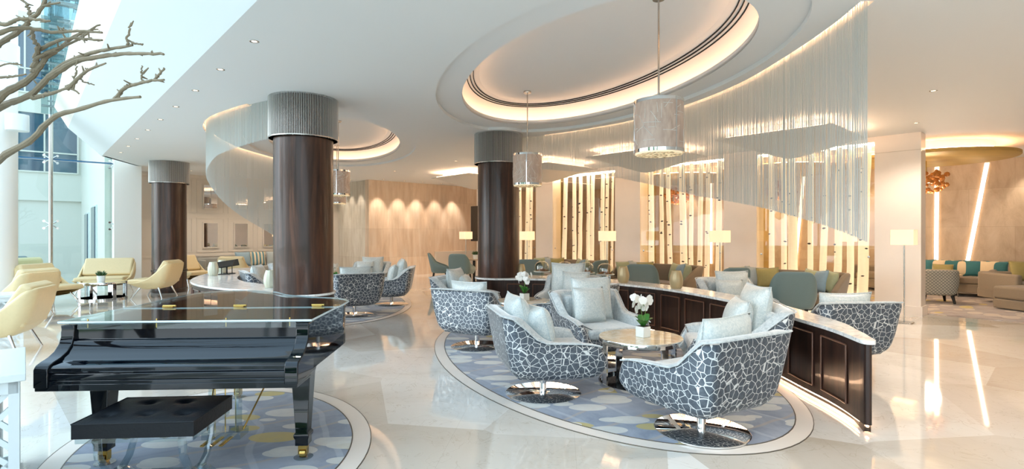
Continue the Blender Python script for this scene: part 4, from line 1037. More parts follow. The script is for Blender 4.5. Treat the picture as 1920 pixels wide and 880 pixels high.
# ---- counter-top objects
def fluted_vase(label, loc, H, m_='gold_vase'):
    t = thing('fluted_vase', label, 'vase', loc); n = 12; vs = []; prof = [(.27, 0), (.31, .04), (.375, .25), (.395, .42), (.375, .62), (.31, .85), (.265, .99), (.255, 1.0), (.24, .985), (.30, .80), (.35, .6), (.36, .42), (.30, .1), (0.05, .05)]
    K = len(prof); nn = n * 4
    for i in range(nn):
        a = 2 * PI * i / nn; f_ = 1 - 0.05 * abs(math.cos(a * n / 2)) 
        for r, z in prof: vs.append((r * H * f_ * math.cos(a) * .95, r * H * f_ * math.sin(a) * .95, z * H))
    fs = [(i * K + q, ((i + 1) % nn) * K + q, ((i + 1) % nn) * K + q + 1, i * K + q + 1) for i in range(nn) for q in range(K - 1)]
    m = MB(); m.add(vs, fs); m.f.append(tuple(i * K for i in range(nn))); m.m.append(0); m.build('body', m_, t, smooth=True)
    MB().cyl((0, 0, .05 * H), .16 * H, .35 * H, 20).build('candle', 'candle', t)
fluted_vase('golden fluted vase on the counter at the foot of the centre column', (0.165, 9.85, .70), .235)
fluted_vase('golden fluted vase on the counter right of the cake domes', (1.81, 8.68, .70), .26)
fluted_vase('golden fluted vase, the rightmost on the curved counter', (2.39, 7.76, .70), .26)
mat('pale_vase', '#c9c9b4', 0.3, metal=0.2)
fluted_vase('pale fluted vase at the rounded turn of the left counter', (-5.66, 10.1, .70), .26, 'pale_vase')
fluted_vase('pale fluted vase behind the book stand on the left counter', (-5.90, 10.85, .70), .26, 'pale_vase')
fluted_vase('pale fluted vase on the left counter right beside the column', (-3.56, 7.86, .70), .26, 'pale_vase')
for x, y, lab, rz in ((-5.62, 10.42, 'black tilted menu stand behind the pale vase on the left counter', 0.3), (-5.63, 10.62, 'black tilted menu stand, right of the two pale vases on the left counter', 0.6)):
    t = thing('menu_stand', lab, 'stand', (x, y, .70), rz)
    T = Matrix.Translation((0, 0, .20)) @ Matrix.Rotation(0.5, 4, 'X') @ Matrix.Rotation(-.18, 4, 'Y'); MB().box((0, 0, 0), (.34, .22, .014), T=T).build('tray', 'black_matte', t)
    MB().box((0, 0, .005), (.2, .14, .01)).build('foot', 'black_matte', t)
    for s in (-.05, .05): MB().cyl((s, 0, 0), .008, .19, 8).build('post', 'black_matte', t)

def cake(label, loc, s, seed):
    t = thing('cake_stand', label[0], 'cake stand', loc, 0, 'cake stands on the counter'); t.scale = (s, s, s)
    MB().lathe([(0, 0), (.065, 0), (.06, .012), (.015, .02), (.012, .07), (.02, .105), (.03, .11), (0, .11)], 28).build('pedestal', 'glass_dome', t, smooth=True)
    MB().lathe([(0, .108), (.15, .110), (.155, .122), (.15, .120), (0, .118)], 40).build('plate', 'ceramic', t, smooth=True)
    d = thing('glass_cloche', label[1], 'cloche', (loc[0], loc[1], loc[2] + .122 * s), 0, 'glass domes on the cake stands'); d.scale = (s, s, s)
    MB().lathe([(.128, 0), (.130, .08), (.122, .12), (.095, .155), (.05, .175), (0, .18), (0, .176), (.049, .171), (.092, .151), (.118, .118), (.126, .08), (.124, 0), (.128, 0)], 44).build('dome', 'glass_dome', d, smooth=True)
    MB().lathe([(0, .178), (.006, .178), (.006, .19), (.014, .2), (.014, .21), (0, .216)], 16).build('knob', 'glass_dome', d, smooth=True)
    random.seed(seed); m = MB()
    for k in range(46):
        r = .098 * math.sqrt(random.random()); a = random.random() * 6.3; hh = random.uniform(0, .05) * (1 - r / .12)
        m.lathe([(0, 0), (.014, .001), (.018, .006), (.012, .013), (0, .015)], 8, T=Matrix.Translation((r * math.cos(a), r * math.sin(a), hh)) @ Matrix.Rotation(random.uniform(-.5, .5), 4, 'X'))
    o = m.build('biscuit_pile', 'cookie', smooth=True); o.location = (loc[0], loc[1], loc[2] + .121 * s); o.scale = (s, s, s)
    tag(o, label[2], 'biscuits', None, 'stuff')
for k, (x, y, w) in enumerate(((0.54, 9.60, 'leftmost'), (0.94, 9.50, 'second from left'), (1.29, 9.28, 'third from left'), (1.56, 8.92, 'rightmost'))):
    cake(('%s glass cake stand on the curved counter' % w, '%s clear glass dome over biscuits on the counter' % w, 'pile of brown biscuits under the %s glass dome' % w), (x, y, .70), 1.0, k)
random.seed(5)
for k, (x, y, rz, lab) in enumerate(((0.72, 9.42, .4, 'small white sign card between the first two cake stands'), (1.12, 9.25, .8, 'small white sign card between the second and third cake stands'), (1.40, 8.98, .9, 'small white sign card before the rightmost cake stand'))):
    t = tag(MB().prism([(-.04, -.03), (.04, -.03), (.04, 0.0), (-.04, 0.0)], 0, .05).build('sign_card', 'ceramic', loc=(x, y, .70), rz=rz), lab, 'card')

# ---- floor lamps
def lamp(label, x, y, s=1.0):
    t = thing('floor_lamp', label, 'lamp', (x, y, 0), ANG, 'square-shaded floor lamps')
    m = MB(); w, z0, z1 = .155, 1.31, 1.56; q = .006
    for sx_, sy, dx, dy in ((1, 0, q, 2 * w), (-1, 0, q, 2 * w), (0, 1, 2 * w, q), (0, -1, 2 * w, q)): m.box((sx_ * w, sy * w, (z0 + z1) / 2), (dx, dy, z1 - z0))
    m.build('lamp_shade', 'shade_glow', t)
    MB().cyl((0, 0, .01), .011, 1.42, 12).build('pole', 'steel', t, smooth=True)
    m = MB(); m.box((0, 0, .008), (.24, .24, .016)); m.build('base', 'steel', t, bevel=.004)
    m = MB(); m.box((0, 0, 1.43), (2 * w, .008, .008)); m.box((0, 0, 1.43), (.008, 2 * w, .008)); m.build('shade_frame', 'steel', t)
    point(t, (0, 0, 1.46), 9, rad=.05)
for x, y, lab in ((6.58, 8.95, 'floor lamp with a square glowing shade in front of the right stone pillar'), (4.43, 11.36, 'square-shaded floor lamp left of the pillar behind the right sofa'), (2.40, 13.45, 'square-shaded floor lamp above the rightmost cake dome'),
                  (0.44, 15.55, 'square-shaded floor lamp just right of the centre column'), (-1.55, 17.9, 'farthest floor lamp, in front of the wood-panelled wall')):
    lamp(lab, x, y)
lamp('floor lamp glimpsed in the lounge through the right glazed bay', *P(3.9, 14.2).to_2d())
k_ = MB().tube([(6.58, 8.95, .008), (6.5, 8.98, .008), (6.42, 8.93, .006), (6.45, 9.1, .006), (6.62, 9.45, .006)], .005, 6).build('power_cord', 'black_matte'); tag(k_, 'thin dark power cord at the foot of the right floor lamp', 'cord')

# ---- pendants
def pendant(label, x, y, top):
    t = thing('pendant_lamp', label, 'pendant lamp', (x, y, 0), 0.5 * x, 'drum pendant lamps'); z0, z1, R = 2.25, 2.74, .225
    m = MB(); n = 64
    m.lathe([(R, z0 + .02), (R, z1 - .02), (R - .004, z1 - .02), (R - .004, z0 + .02), (R, z0 + .02)], n); m.build('drum_shade', 'pendant_cloth', t, smooth=True)
    m = MB()
    for z in (z0, z1 - .03): m.lathe([(R - .006, z), (R + .004, z), (R + .004, z + .03), (R - .006, z + .03), (R - .006, z)], n)
    for a in (0.3, 2.4, 4.5): m.box(((R + .002) * math.cos(a), (R + .002) * math.sin(a), (z0 + z1) / 2), (.006, .012, z1 - z0), rz=a)
    m.build('metal_rims', 'chrome', t, smooth=True)
    # raised straw-like metal lacing over the drum
    m = MB(); rnd = random.Random(int(x * 100))
    for k in range(70):
        a = rnd.uniform(0, 2 * PI); z = rnd.uniform(z0 + .05, z1 - .05); l = rnd.uniform(.06, .16); th = rnd.choice((0.0, .9, -.9, 1.57, .5)) + rnd.uniform(-.1, .1)
        pts = []
        for q in range(4):
            f_ = (q / 3 - .5) * l; pts.append(((R + .002) * math.cos(a + f_ * math.cos(th) / R), (R + .002) * math.sin(a + f_ * math.cos(th) / R), min(z1 - .03, max(z0 + .03, z + f_ * math.sin(th)))))
        m.tube(pts, .0022, 4)
    m.build('lacing', 'string_silver', t)
    m = MB()
    m.lathe([(R - .01, z0 - .012), (R - .01, z0 + .004), (0, z0 + .004), (0, z0 - .012), ], n); m.build('diffuser', 'pebble_glow', t)
    m = MB()
    for k in range(160):
        r = (R - .012) * math.sqrt(rnd.random()); a = rnd.uniform(0, 6.3); m.lathe([(.006, 0), (.012, .002), (.012, .006), (.006, .008)], 6, (r * math.cos(a), r * math.sin(a), z0 - .018))
    o = m.build('crystal_pebbles', 'glass_dome', t); o['kind'] = 'stuff'
    MB().cyl((0, 0, z1 - .1), .009, top - z1 + .1, 12).build('rod', 'steel', t, smooth=True)
    m = MB(); m.box((0, 0, z1 - .02), (2 * R - .02, .01, .01)); m.box((0, 0, z1 - .02), (.01, 2 * R - .02, .01)); m.build('spider_bar', 'steel', t)
    MB().lathe([(0, top - .03), (.055, top - .03), (.06, top - .02), (.06, top), (0, top)], 28).build('canopy', 'steel', t, smooth=True)
    point(t, (0, 0, 2.5), 7, rad=.06)
TOP = CEIL + 0.05 + 0.34
pendant('nearest drum pendant lamp hanging in the large ceiling oval', 1.375, 5.0, TOP)
pendant('drum pendant lamp beside the centre column', 0.24, 8.33, TOP)
pendant('drum pendant lamp showing just right of the piano-side column', -3.42, 10.5, TOP)
pendant('farthest drum pendant lamp, mostly behind the piano-side column', -4.40, 13.4, TOP)

# ---- diamond ceiling panels
for k, (a, w) in enumerate(((3.63, 'nearest, at the right'), (6.60, 'second from the right, behind the near pendant'), (9.60, 'third from the right'), (12.6, 'farthest, behind the centre column'))):
    t = thing('ceiling_panel', 'inverted pyramid ceiling panel with a glowing edge, ' + w, 'ceiling panel', P(a, 10.0, 0), ANG, 'glowing square ceiling panels')
    H = .93; m = MB(); n = 16; vs = []; fs = []
    for i in range(n + 1):
        for j in range(n + 1):
            u, v = -1 + 2 * i / n, -1 + 2 * j / n; r = max(abs(u), abs(v)); e = (abs(u) ** 6 + abs(v) ** 6) ** (1 / 6)
            z = 3.15 - .37 * (1 - min(1, math.sqrt(e * e + .012))) ; vs.append((u * H, v * H, z if r < 1 else 3.15))
    for i in range(n):
        for j in range(n): q = i * (n + 1) + j; fs.append((q, q + 1, q + n + 2, q + n + 1))
    m.add(vs, fs); m.box((0, 0, 3.165), (2 * H, 2 * H, .03)); m.build('panel', 'panel_paint', t, smooth=True)
    MB().box((0, 0, 3.255), (2 * H - .5, 2 * H - .5, .15)).build('mount', 'ceiling_paint', t)
    m = MB(); q = H - .12
    for sx_, sy, dx, dy in ((1, 0, .02, 2 * q), (-1, 0, .02, 2 * q), (0, 1, 2 * q, .02), (0, -1, 2 * q, .02)): m.box((sx_ * q, sy * q, 3.192), (dx, dy, .02))
    m.build('light_strip', 'led_edge', t)

# ---- lounge canopies and chandeliers
for k, (a, w) in enumerate(((2.45, 'nearest, right of the stone pillar'), (5.45, 'middle, seen through the right glazed bay'), (8.30, 'farthest, seen through the middle glazed bay'))):
    t = thing('ceiling_canopy', 'round gold ceiling disc with a warm halo, ' + w, 'ceiling canopy', P(a, 14.3, 0), 0, 'gold ceiling discs in the lounge')
    MB().lathe([(0, 3.06), (1.48, 3.06), (1.50, 3.075), (1.50, 3.13), (0, 3.13)], 80).build('disc', 'gold_leaf', t, smooth=True); MB().cyl((0, 0, 3.13), 1.1, .20, 60).build('mount', 'ceiling_paint', t)
    MB().tube([(1.28 * math.cos(q * PI / 30), 1.28 * math.sin(q * PI / 30), 3.16) for q in range(61)], .014, 6).build('light_strip', 'led_warm', t)
    c = thing('bubble_chandelier', 'cluster chandelier of amber glass bubbles, ' + w, 'chandelier', P(a, 14.3, 0), 0, 'amber chandeliers in the lounge')
    MB().cyl((0, 0, 2.7), .012, .36, 10).build('rod', 'brass', c); rnd = random.Random(k); m = MB()
    for q in range(90):
        u = rnd.uniform(-1, 1); ph = rnd.uniform(0, 6.3); s_ = math.sqrt(1 - u * u); R = rnd.uniform(.25, .42); rr = rnd.uniform(.035, .06)
        m.lathe([(0, -rr), (rr * .7, -rr * .7), (rr, 0), (rr * .7, rr * .7), (0, rr)], 10, (R * s_ * math.cos(ph), R * s_ * math.sin(ph), 2.62 + R * .6 * u))
    o = m.build('glass_bubbles', 'amber_glass', c, smooth=True); o['kind'] = 'stuff'
    point(c, (0, 0, 2.0), 60, rad=.25)
# slanted light bars set in the travertine wall
for k, (a0, a1, w) in enumerate(((2.78, 2.80, 'upright glowing light bar nearest the stone pillar'), (1.80, 2.22, 'slanted glowing light bar near the right edge'), (6.0, 6.25, 'slanted glowing light bar seen through the right glazed bay'), (8.97, 8.97, 'upright glowing light bar seen through the middle glazed bay'))):
    t = thing('wall_light_bar', w + ' on the travertine wall', 'wall light', P(0, 17.58, 0))
    p1, p0 = P(a0, 0, 3.25), P(a1, 0, .45); m = MB(); d = P(.045, 0); 
    f_ = P(0, -.02); m.add([p0 - d, p0 + d, p1 + d, p1 - d, p0 - d + f_, p0 + d + f_, p1 + d + f_, p1 - d + f_], [(0, 1, 2, 3), (4, 5, 6, 7), (0, 1, 5, 4), (1, 2, 6, 5), (2, 3, 7, 6), (3, 0, 4, 7)]); m.build('diffuser', 'led_panel', t)
    m = MB(); m.tube([p0 - d * 1.15 + f_, p1 - d * 1.15 + f_], .012, 4); m.tube([p0 + d * 1.15 + f_, p1 + d * 1.15 + f_], .012, 4); m.build('frame', 'stone_cream', t)

# ---- birch trunks in the bays
BT = {0: [(1447, 1447, 10), (1469, 1470, 10), (1484, 1488, 16), (1521, 1518, 10), (1552, 1541, 12), (1575, 1569, 13), (1597, 1593, 12), (1625, 1616, 18)],
      1: [(1221, 1222, 11), (1240, 1242, 8), (1252, 1258, 9), (1278, 1284, 13), (1297, 1295, 8), (1315, 1311, 9), (1328, 1325, 9), (1349, 1347, 11)],
      2: [(1061, 1057, 9), (1077, 1077, 8), (1089, 1087, 8), (1103, 1103, 7), (1112, 1109, 8), (1131, 1128, 8), (1139, 1136, 7), (1149, 1147, 5)],
      3: [(975, 976, 6), (990, 987, 8), (997, 994, 6)]}
WNM = ['rightmost glazed bay', 'glazed bay behind the middle sofa', 'glazed bay behind the cake domes', 'glazed bay beside the centre column']
def a_at(px, b): k = (px - 960) / 1000; return (CB * b - k * SB * b) / (SB + k * CB)
rnd = random.Random(11)
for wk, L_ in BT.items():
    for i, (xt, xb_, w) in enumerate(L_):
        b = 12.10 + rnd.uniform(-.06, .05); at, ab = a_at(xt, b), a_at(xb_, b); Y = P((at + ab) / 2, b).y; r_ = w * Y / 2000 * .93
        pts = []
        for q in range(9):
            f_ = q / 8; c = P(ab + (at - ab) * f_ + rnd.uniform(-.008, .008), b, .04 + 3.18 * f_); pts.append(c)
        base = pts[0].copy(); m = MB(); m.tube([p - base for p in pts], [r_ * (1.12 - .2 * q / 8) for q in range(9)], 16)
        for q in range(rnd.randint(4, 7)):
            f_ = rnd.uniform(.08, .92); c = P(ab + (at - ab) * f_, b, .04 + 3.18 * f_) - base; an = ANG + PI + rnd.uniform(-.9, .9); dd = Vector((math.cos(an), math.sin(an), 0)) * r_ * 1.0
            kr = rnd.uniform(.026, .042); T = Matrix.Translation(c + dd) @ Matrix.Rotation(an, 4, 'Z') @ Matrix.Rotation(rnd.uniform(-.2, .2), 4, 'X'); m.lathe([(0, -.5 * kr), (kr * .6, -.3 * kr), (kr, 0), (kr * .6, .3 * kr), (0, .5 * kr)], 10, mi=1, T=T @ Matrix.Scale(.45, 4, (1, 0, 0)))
        o = m.build('birch_trunk', ['trunk_cream_glow', 'knot'], smooth=True, loc=base); tag(o, 'pale knotted birch trunk, %s from the left in the %s' % (ORD[i], WNM[wk]), 'birch trunk', 'birch trunks in the glazed bays')

# ---- dark wall screen at the end pillar
t = tag(MB().box((0, 0, 0), (.06, 1.2, 1.25)).build('wall_screen', 'screen_black', bevel=.01), 'thin black wall screen seen edge-on left of the centre column', 'screen'); t.location = P(14.5, 11.84, 1.85); t.rotation_euler[2] = ANG

# ---- downlights
def downlight(label, x, y, power=0.0, size=1.9, z=CEIL, aim=(0, 0, -1), r=.036):
    t = thing('downlight', label, 'downlight', (x, y, z), 0, 'recessed ceiling downlights')
    MB().lathe([(r * .72, -.001), (r * 1.15, -.004), (r * 1.25, -.001), (r * 1.25, .004), (r * .72, .004), (r * .72, -.001)], 28).build('trim_ring', 'steel', t, smooth=True)
    MB().lathe([(0, -.0015), (r * .72, -.0015), (r * .72, .003), (0, .003)], 20).build('lens', 'lens_warm', t)
    if power: spot(t, (0, 0, -.02), power * 2.2, size=size, aim=aim, rad=.04)
for n in range(9):
    Y = 5.08 + .87 * n; X = -2.455 - .797 * n
    downlight('%s downlight from the near end of the row along the ceiling edge' % ORD[n], X, Y, 3)
def atceil(px, py): Y = (CEIL - 1.5) * 1000 / (438 - py); return ((px - 960) / 1000 * Y, Y)
for px, py, lab in ((855, 302, 'single downlight in the ceiling left of the centre column'), (740, 321, 'downlight in the ceiling between the two large columns'), (444, 320, 'downlight in the ceiling seen through the left string curtain')):
    x, y = atceil(px, py); downlight(lab, x, y, 22)
for k, b in enumerate((8.95, 9.75, 10.5, 11.3, 12.1)):
    p = P(16.2, b); downlight('%s wall-washing downlight from the left along the wood-panelled wall' % ORD[k], p.x, p.y, 40, size=1.0, aim=(P(.18, 0, -1)))
for k, a in enumerate((17.2, 17.9, 18.5)):
    p = P(a, 8.25); downlight('%s wall-washing downlight along the pale stone return wall' % ORD[k], p.x, p.y, 16, size=1.0, aim=(P(0, .22, -1)))
for k, b in enumerate((3.6, 4.9, 6.2, 7.5)):
    p = P(17.8, b); downlight('%s downlight from the left before the panelled wall' % ORD[k], p.x, p.y, 22)
for k, (a, b) in enumerate(((0.3, 4.2), (1.4, 8.6), (-1.0, 6.5), (2.0, 10.9))):  # unseen lamps added for warm light on the right side
    p = P(a, b); downlight('%s added fill downlight over the open floor at the right, outside the view' % ORD[k], p.x, p.y, 45, size=2.3)
for k, a in enumerate((0.9, 3.9, 6.9, 9.9)):  # lamps added to brighten the travertine wall
    p = P(a, 17.2); downlight('%s added lounge downlight from the right above the travertine wall' % ORD[k], p.x, p.y, 30, size=1.4, aim=P(0, .15, -1))

# ================================================================== PIANO
def piano():
    t = thing('grand_piano', 'glossy black grand piano with a clear acrylic lid, on the oval rug', 'piano', (-2.745, 3.06, 0.008), 0.055)
    Wd = 1.48
    # local x: 0..Wd along keyboard, y: 0 front .. 1.95 tail
    def plan(off=0.0, y0=0.26):
        pts = [(0 - off, y0), (Wd + off, y0), (Wd + off, .95)]
        crv, _ = spline([(Wd + off, .95), (Wd - .02 + off, 1.18), (Wd - .18 + off, 1.33 + off), (Wd - .42 + off, 1.42 + off), (Wd - .66 + off * .7, 1.60 + off), (Wd - .86 + off, 1.84 + off), (.38, 1.95 + off), (.16, 1.93 + off), (.03 - off, 1.80 + off), (-off, 1.62)], 34)
        return pts + [tuple(v) for v in crv[1:]]
    outer = plan(); m = MB()
    inner = [(x * .93 + .05 if True else x, .34 + (y - .26) * .945) for x, y in outer]
    m.prism(outer, .62, .93, holes=[inner]); m.prism(outer, .62, .70); m.build('case', 'black_gloss', t, bevel=.004)
    m = MB(); m.prism([(x * .92 + .055, .36 + (y - .26) * .93) for x, y in outer], .80, .82); m.build('soundboard', 'brass', t)
    m = MB()
    for k in range(36): x = .12 + k * (Wd - .3) / 36; m.tube([(x, .42, .845), (min(x, .9) * .75 + .08, 1.25 + .45 * (1 - k / 36), .845)], .0016, 4)
    o = m.build('strings', 'steel', t); o['kind'] = 'stuff'
    # cheeks: S profile swept over their thickness
    prof = [(0.0, .60), (0.0, .705), (.015, .728), (.05, .742), (.10, .756), (.15, .782), (.185, .82), (.20, .86), (.20, .885), (.205, .90), (.20, .93), (.30, .93), (.30, .60)]
    for k, (x0, x1) in enumerate(((-.005, .075), (Wd - .075, Wd + .005))):
        m = MB(); n = len(prof); m.add([(x0, y, z) for y, z in prof] + [(x1, y, z) for y, z in prof], [tuple(range(n))[::-1], tuple(range(n, 2 * n))] + [(i, (i + 1) % n, n + (i + 1) % n, n + i) for i in range(n)])
        m.build('cheek', 'black_gloss', t, bevel=.006, seg=3)
    # key slip, key bed, closed fallboard with its stepped rolls, upper rail
    m = MB(); m.box((Wd / 2, .16, .615), (Wd - .10, .30, .05)); m.box((Wd / 2, .13, .60), (Wd + .0, .25, .04)); m.build('keybed', 'black_gloss', t, bevel=.004)
    fp = [(.015, .64), (.012, .675), (.02, .685), (.014, .69), (.014, .712), (.03, .722), (.08, .73), (.11, .742), (.118, .75), (.15, .765), (.185, .80), (.20, .835), (.22, .84), (.225, .93), (.27, .93), (.27, .64)]
    m = MB(); n = len(fp); x0, x1 = .07, Wd - .07
    m.add([(x0, y, z) for y, z in fp] + [(x1, y, z) for y, z in fp], [tuple(range(n))[::-1], tuple(range(n, 2 * n))] + [(i, (i + 1) % n, n + (i + 1) % n, n + i) for i in range(n)]); m.build('fallboard', 'black_gloss', t, bevel=.003)
    m = MB(); m.tube([(.05, .016, .688), (Wd - .05, .016, .688)], .006, 8); m.build('key_slip_bead', 'black_gloss', t, smooth=True)
    # acrylic lid: front flap and main leaf
    z0 = .938
    lo = [(-.02, .205), (Wd + .02, .205), (Wd + .02, .80), (-.02, .80)]
    m = MB(); m.prism(lo, z0, z0 + .016); m.build('lid_flap', 'acrylic', t)
    pl_ = plan(.025, .805); m = MB(); m.prism(pl_, z0, z0 + .016); m.build('lid', 'acrylic', t)
    m = MB(); rim = [(x, y, z0 + .008) for x, y in pl_]; m.tube(rim + [rim[0]], .007, 6); rim = [(x, y, z0 + .008) for x, y in lo]; m.tube(rim + [rim[0]], .007, 6); m.build('lid_edge', 'glass_edge', t, smooth=True)
    for x in (.30, .80, 1.36):
        m = MB(); m.box((x, .79, z0 + .022), (.07, .035, .010)); m.tube([(x - .045, .80, z0 + .026), (x + .045, .80, z0 + .026)], .008, 8); m.build('hinge', 'brass', t, smooth=True)
    for x in (.14, .55, .97, 1.36):
        m = MB(); m.cyl((x, .225, z0 - .03), .004, .055, 8); m.build('lid_pin', 'brass', t)
    m = MB(); m.box((Wd / 2, .222, z0 - .02), (Wd - .16, .008, .035)); m.build('front_rail', 'acrylic', t)
    # legs with casters
    for x, y in ((.12, .40), (Wd - .10, .42), (.35, 1.78)):
        m = MB(); lv = []
        for z, s in ((.62, .062), (.60, .068), (.56, .060), (.18, .040), (.165, .050), (.15, .050), (.13, .042), (.09, .042)): lv.append((z, s))
        vs = [(x + sx_ * s, y + sy * s, z) for z, s in lv for sx_, sy in ((-1, -1), (1, -1), (1, 1), (-1, 1))]
        fs = [(4 * i + j, 4 * i + (j + 1) % 4, 4 * i + 4 + (j + 1) % 4, 4 * i + 4 + j) for i in range(len(lv) - 1) for j in range(4)] + [(0, 1, 2, 3), tuple(4 * (len(lv) - 1) + j for j in range(4))]
        m.add(vs, fs); l = m.build('leg', 'black_gloss', t, bevel=.004)
        m = MB(); m.box((x, y, .075), (.055, .045, .03)); m.lathe([(0, -.018), (.03, -.018), (.03, .018), (0, .018)], 20, T=Matrix.Translation((x, y, .0305)) @ Matrix.Rotation(PI / 2, 4, 'Y')); m.box((x - .026, y, .05), (.006, .04, .05)); m.box((x + .026, y, .05), (.006, .04, .05)); m.build('caster', 'brass', l, smooth=True)
        MB().lathe([(0, 0), (.06, 0), (.062, .004), (0.03, .0045), (0, .002)], 32, (x, y, 0)).build('caster_cup', 'acrylic_leg', l)
    # pedal lyre in acrylic with brass rods and pedals
    cx = .78
    m = MB()
    for s in (-1, 1): m.box((cx + s * .09, .62, .36), (.025, .06, .50))
    m.box((cx, .62, .10), (.26, .14, .05)); m.build('pedal_lyre', 'acrylic_leg', t, bevel=.004)
    for s in (-1, 0, 1): MB().box((cx + s * .06, .50, .085), (.025, .16, .012)).build('pedal', 'brass', t, bevel=.004)
    m = MB()
    for s in (-.07, 0, .07): m.tube([(cx + s, .62, .12), (cx + s, .62, .62)], .004, 6)
    m.tube([(cx + .12, .62, .12), (cx + .28, .95, .62)], .006, 6); m.tube([(cx - .12, .62, .12), (cx - .2, .95, .62)], .006, 6); m.build('lyre_rods', 'brass', t)
mat('glass_edge', '#d9e6e8', 0.12, spec=1.0)
piano()
def bench():
    t = thing('piano_bench', 'black tufted leather piano bench on clear acrylic legs', 'bench', (-2.03, 3.06, 0.008), 0.075)
    m = MB(); n = 24; w, d = .62, .46; vs = []; fs = []
    T = [(-.2, -.1), (0, -.1), (.2, -.1), (-.1, .1), (.1, .1), (-.28, .1), (.28, .1)]
    for i in range(n + 1):
        for j in range(n + 1):
            u, v = -1 + 2 * i / n, -1 + 2 * j / n; x, y = u * w / 2, v * d / 2
            z = .485 + .010 * (1 - u ** 4) * (1 - v ** 4) - sum(.020 * math.exp(-((x - a) ** 2 + (y - b) ** 2) / .0012) for a, b in T[:5]); vs.append((x, y, z))
    for i in range(n):
        for j in range(n): q = i * (n + 1) + j; fs.append((q, q + n + 1, q + n + 2, q + 1))
    rim = [i * (n + 1) for i in range(n + 1)] + [n * (n + 1) + j for j in range(1, n + 1)] + [i * (n + 1) + n for i in range(n - 1, -1, -1)] + [j for j in range(n - 1, 0, -1)]
    o_ = len(vs); vs += [(vs[q][0], vs[q][1], .405) for q in rim]; R_ = len(rim)
    fs += [(rim[k], rim[(k + 1) % R_], o_ + (k + 1) % R_, o_ + k) for k in range(R_)] + [tuple(o_ + k for k in range(R_))]
    m.add(vs, fs); m.build('cushion', 'black_leather', t, smooth=True)
    m = MB(); e = [(-w / 2, -d / 2, .484), (w / 2, -d / 2, .484), (w / 2, d / 2, .484), (-w / 2, d / 2, .484)]; m.tube(e + [e[0]], .004, 6); m.build('piping', 'black_leather', t)
    for a, b in T[:5]: MB().lathe([(0, 0), (.010, 0), (.008, .004), (0, .006)], 12, (a, b, .474)).build('button', 'black_leather', t)
    MB().box((0, 0, .39), (w - .02, d - .02, .028)).build('seat_frame', 'acrylic_leg', t, bevel=.003)
    for s in (-1, 1):
        m = MB(); x = s * .22
        for sy in (-1, 1):
            pts = [(x, sy * .17, .38), (x, sy * .16, .28), (x, sy * .10, .18), (x, sy * .03, .13), (x, sy * .02, .11)]; m.tube(pts, [.022, .020, .020, .022, .024], 8)
            pts = [(x, sy * .02, .12), (x, sy * .10, .10), (x, sy * .17, .05), (x, sy * .19, .0)]; m.tube(pts, [.024, .022, .02, .022], 8)
        m.build('leg_frame', 'acrylic_leg', t, smooth=True)
        MB().box((x, 0, .12), (.05, .10, .06)).build('leg_block', 'acrylic_leg', t, bevel=.004)
    MB().box((0, 0, .12), (.42, .03, .04)).build('stretcher', 'acrylic_leg', t, bevel=.003)
    for s in (-1, 1): MB().tube([(s * .2, -.12, .385), (s * .1, -.12, .36), (s * .0, -.12, .385)], .004, 6).build('handle_rod', 'steel', t)
bench()

# ================================================================== LEFT SIDE: fretwork consoles, patio sofas, bare tree
def fret_table(label, a, b, L, D, H):
    """local x = b direction length L, y = a direction depth D; origin near-right corner"""
    t = thing('fretwork_table', label, 'table', P(a, b, 0), ANG, 'white fretwork tables')
    MB().box((-L / 2, D / 2, H - .02), (L + .05, D + .05, .04)).build('tabletop', 'white_lacquer', t, bevel=.004)
    post = .045; m = MB()
    for x in (-post / 2, -L + post / 2):
        for y in (post / 2, D - post / 2): m.box((x, y, (H - .04) / 2), (post, post, H - .04))
    for z in (.04, H - .07):
        m.box((-L / 2, .03, z), (L, .05, .07)); m.box((-L / 2, D - .03, z), (L, .05, .07)); m.box((-.03, D / 2, z), (.05, D, .07)); m.box((-L + .03, D / 2, z), (.05, D, .07))
    m.build('frame', 'white_lacquer', t)
    rnd = random.Random(3)
    def lat(x0, x1, fixed, axis):
        m = MB(); z0, z1 = .07, H - .10; W_ = x1 - x0; nn = max(2, round(W_ / .20)); c = W_ / nn; rows_ = max(2, round((z1 - z0) / .20)); h = (z1 - z0) / rows_
        for i in range(nn):
            for j in range(rows_):
                x, z = x0 + i * c, z0 + j * h; s = (i + j) % 2
                segs = [((0, .5), (.5, 1)), ((0, 0), (1, 1)), ((.5, 0), (1, .5)), ((.5, .5), (1, 0))] if s else [((0, .5), (.5, 0)), ((0, 1), (1, 0)), ((.5, 1), (1, .5)), ((.5, .5), (0, 0))]
                for (u0, v0), (u1, v1) in segs:
                    p = (x + u0 * c, z + v0 * h); q = (x + u1 * c, z + v1 * h)
                    P0 = (p[0], fixed, p[1]) if axis == 'x' else (fixed, p[0], p[1]); P1 = (q[0], fixed, q[1]) if axis == 'x' else (fixed, q[0], q[1])
                    d = Vector(P1) - Vector(P0); ln = d.length; an = math.atan2(d.z, d.x if axis == 'x' else d.y)
                    T_ = Matrix.Translation((Vector(P0) + Vector(P1)) / 2) @ (Matrix.Identity(4) if axis == 'x' else Matrix.Rotation(PI / 2, 4, 'Z')) @ Matrix.Rotation(-an, 4, 'Y')
                    m.box((0, 0, 0), (ln + .02, .022, .026), T=T_)
        return m
    m = lat(-L + post, -post, .03, 'x'); m.build('fretwork', 'white_lacquer', t); m = lat(post, D - post, -.03, 'y'); m.build('fretwork', 'white_lacquer', t)
    MB().box((-L / 2, D / 2, H / 2), (L - .16, D - .16, H - .1)).build('core', 'white_lacquer', t)
_k = lambda x, y: (-SB * x + CB * y, CB * x + SB * y)
a_, b_ = _k(-2.64, 2.86); fret_table('nearest white fretwork console at the lower left corner', a_, b_, 1.2, .85, .75)
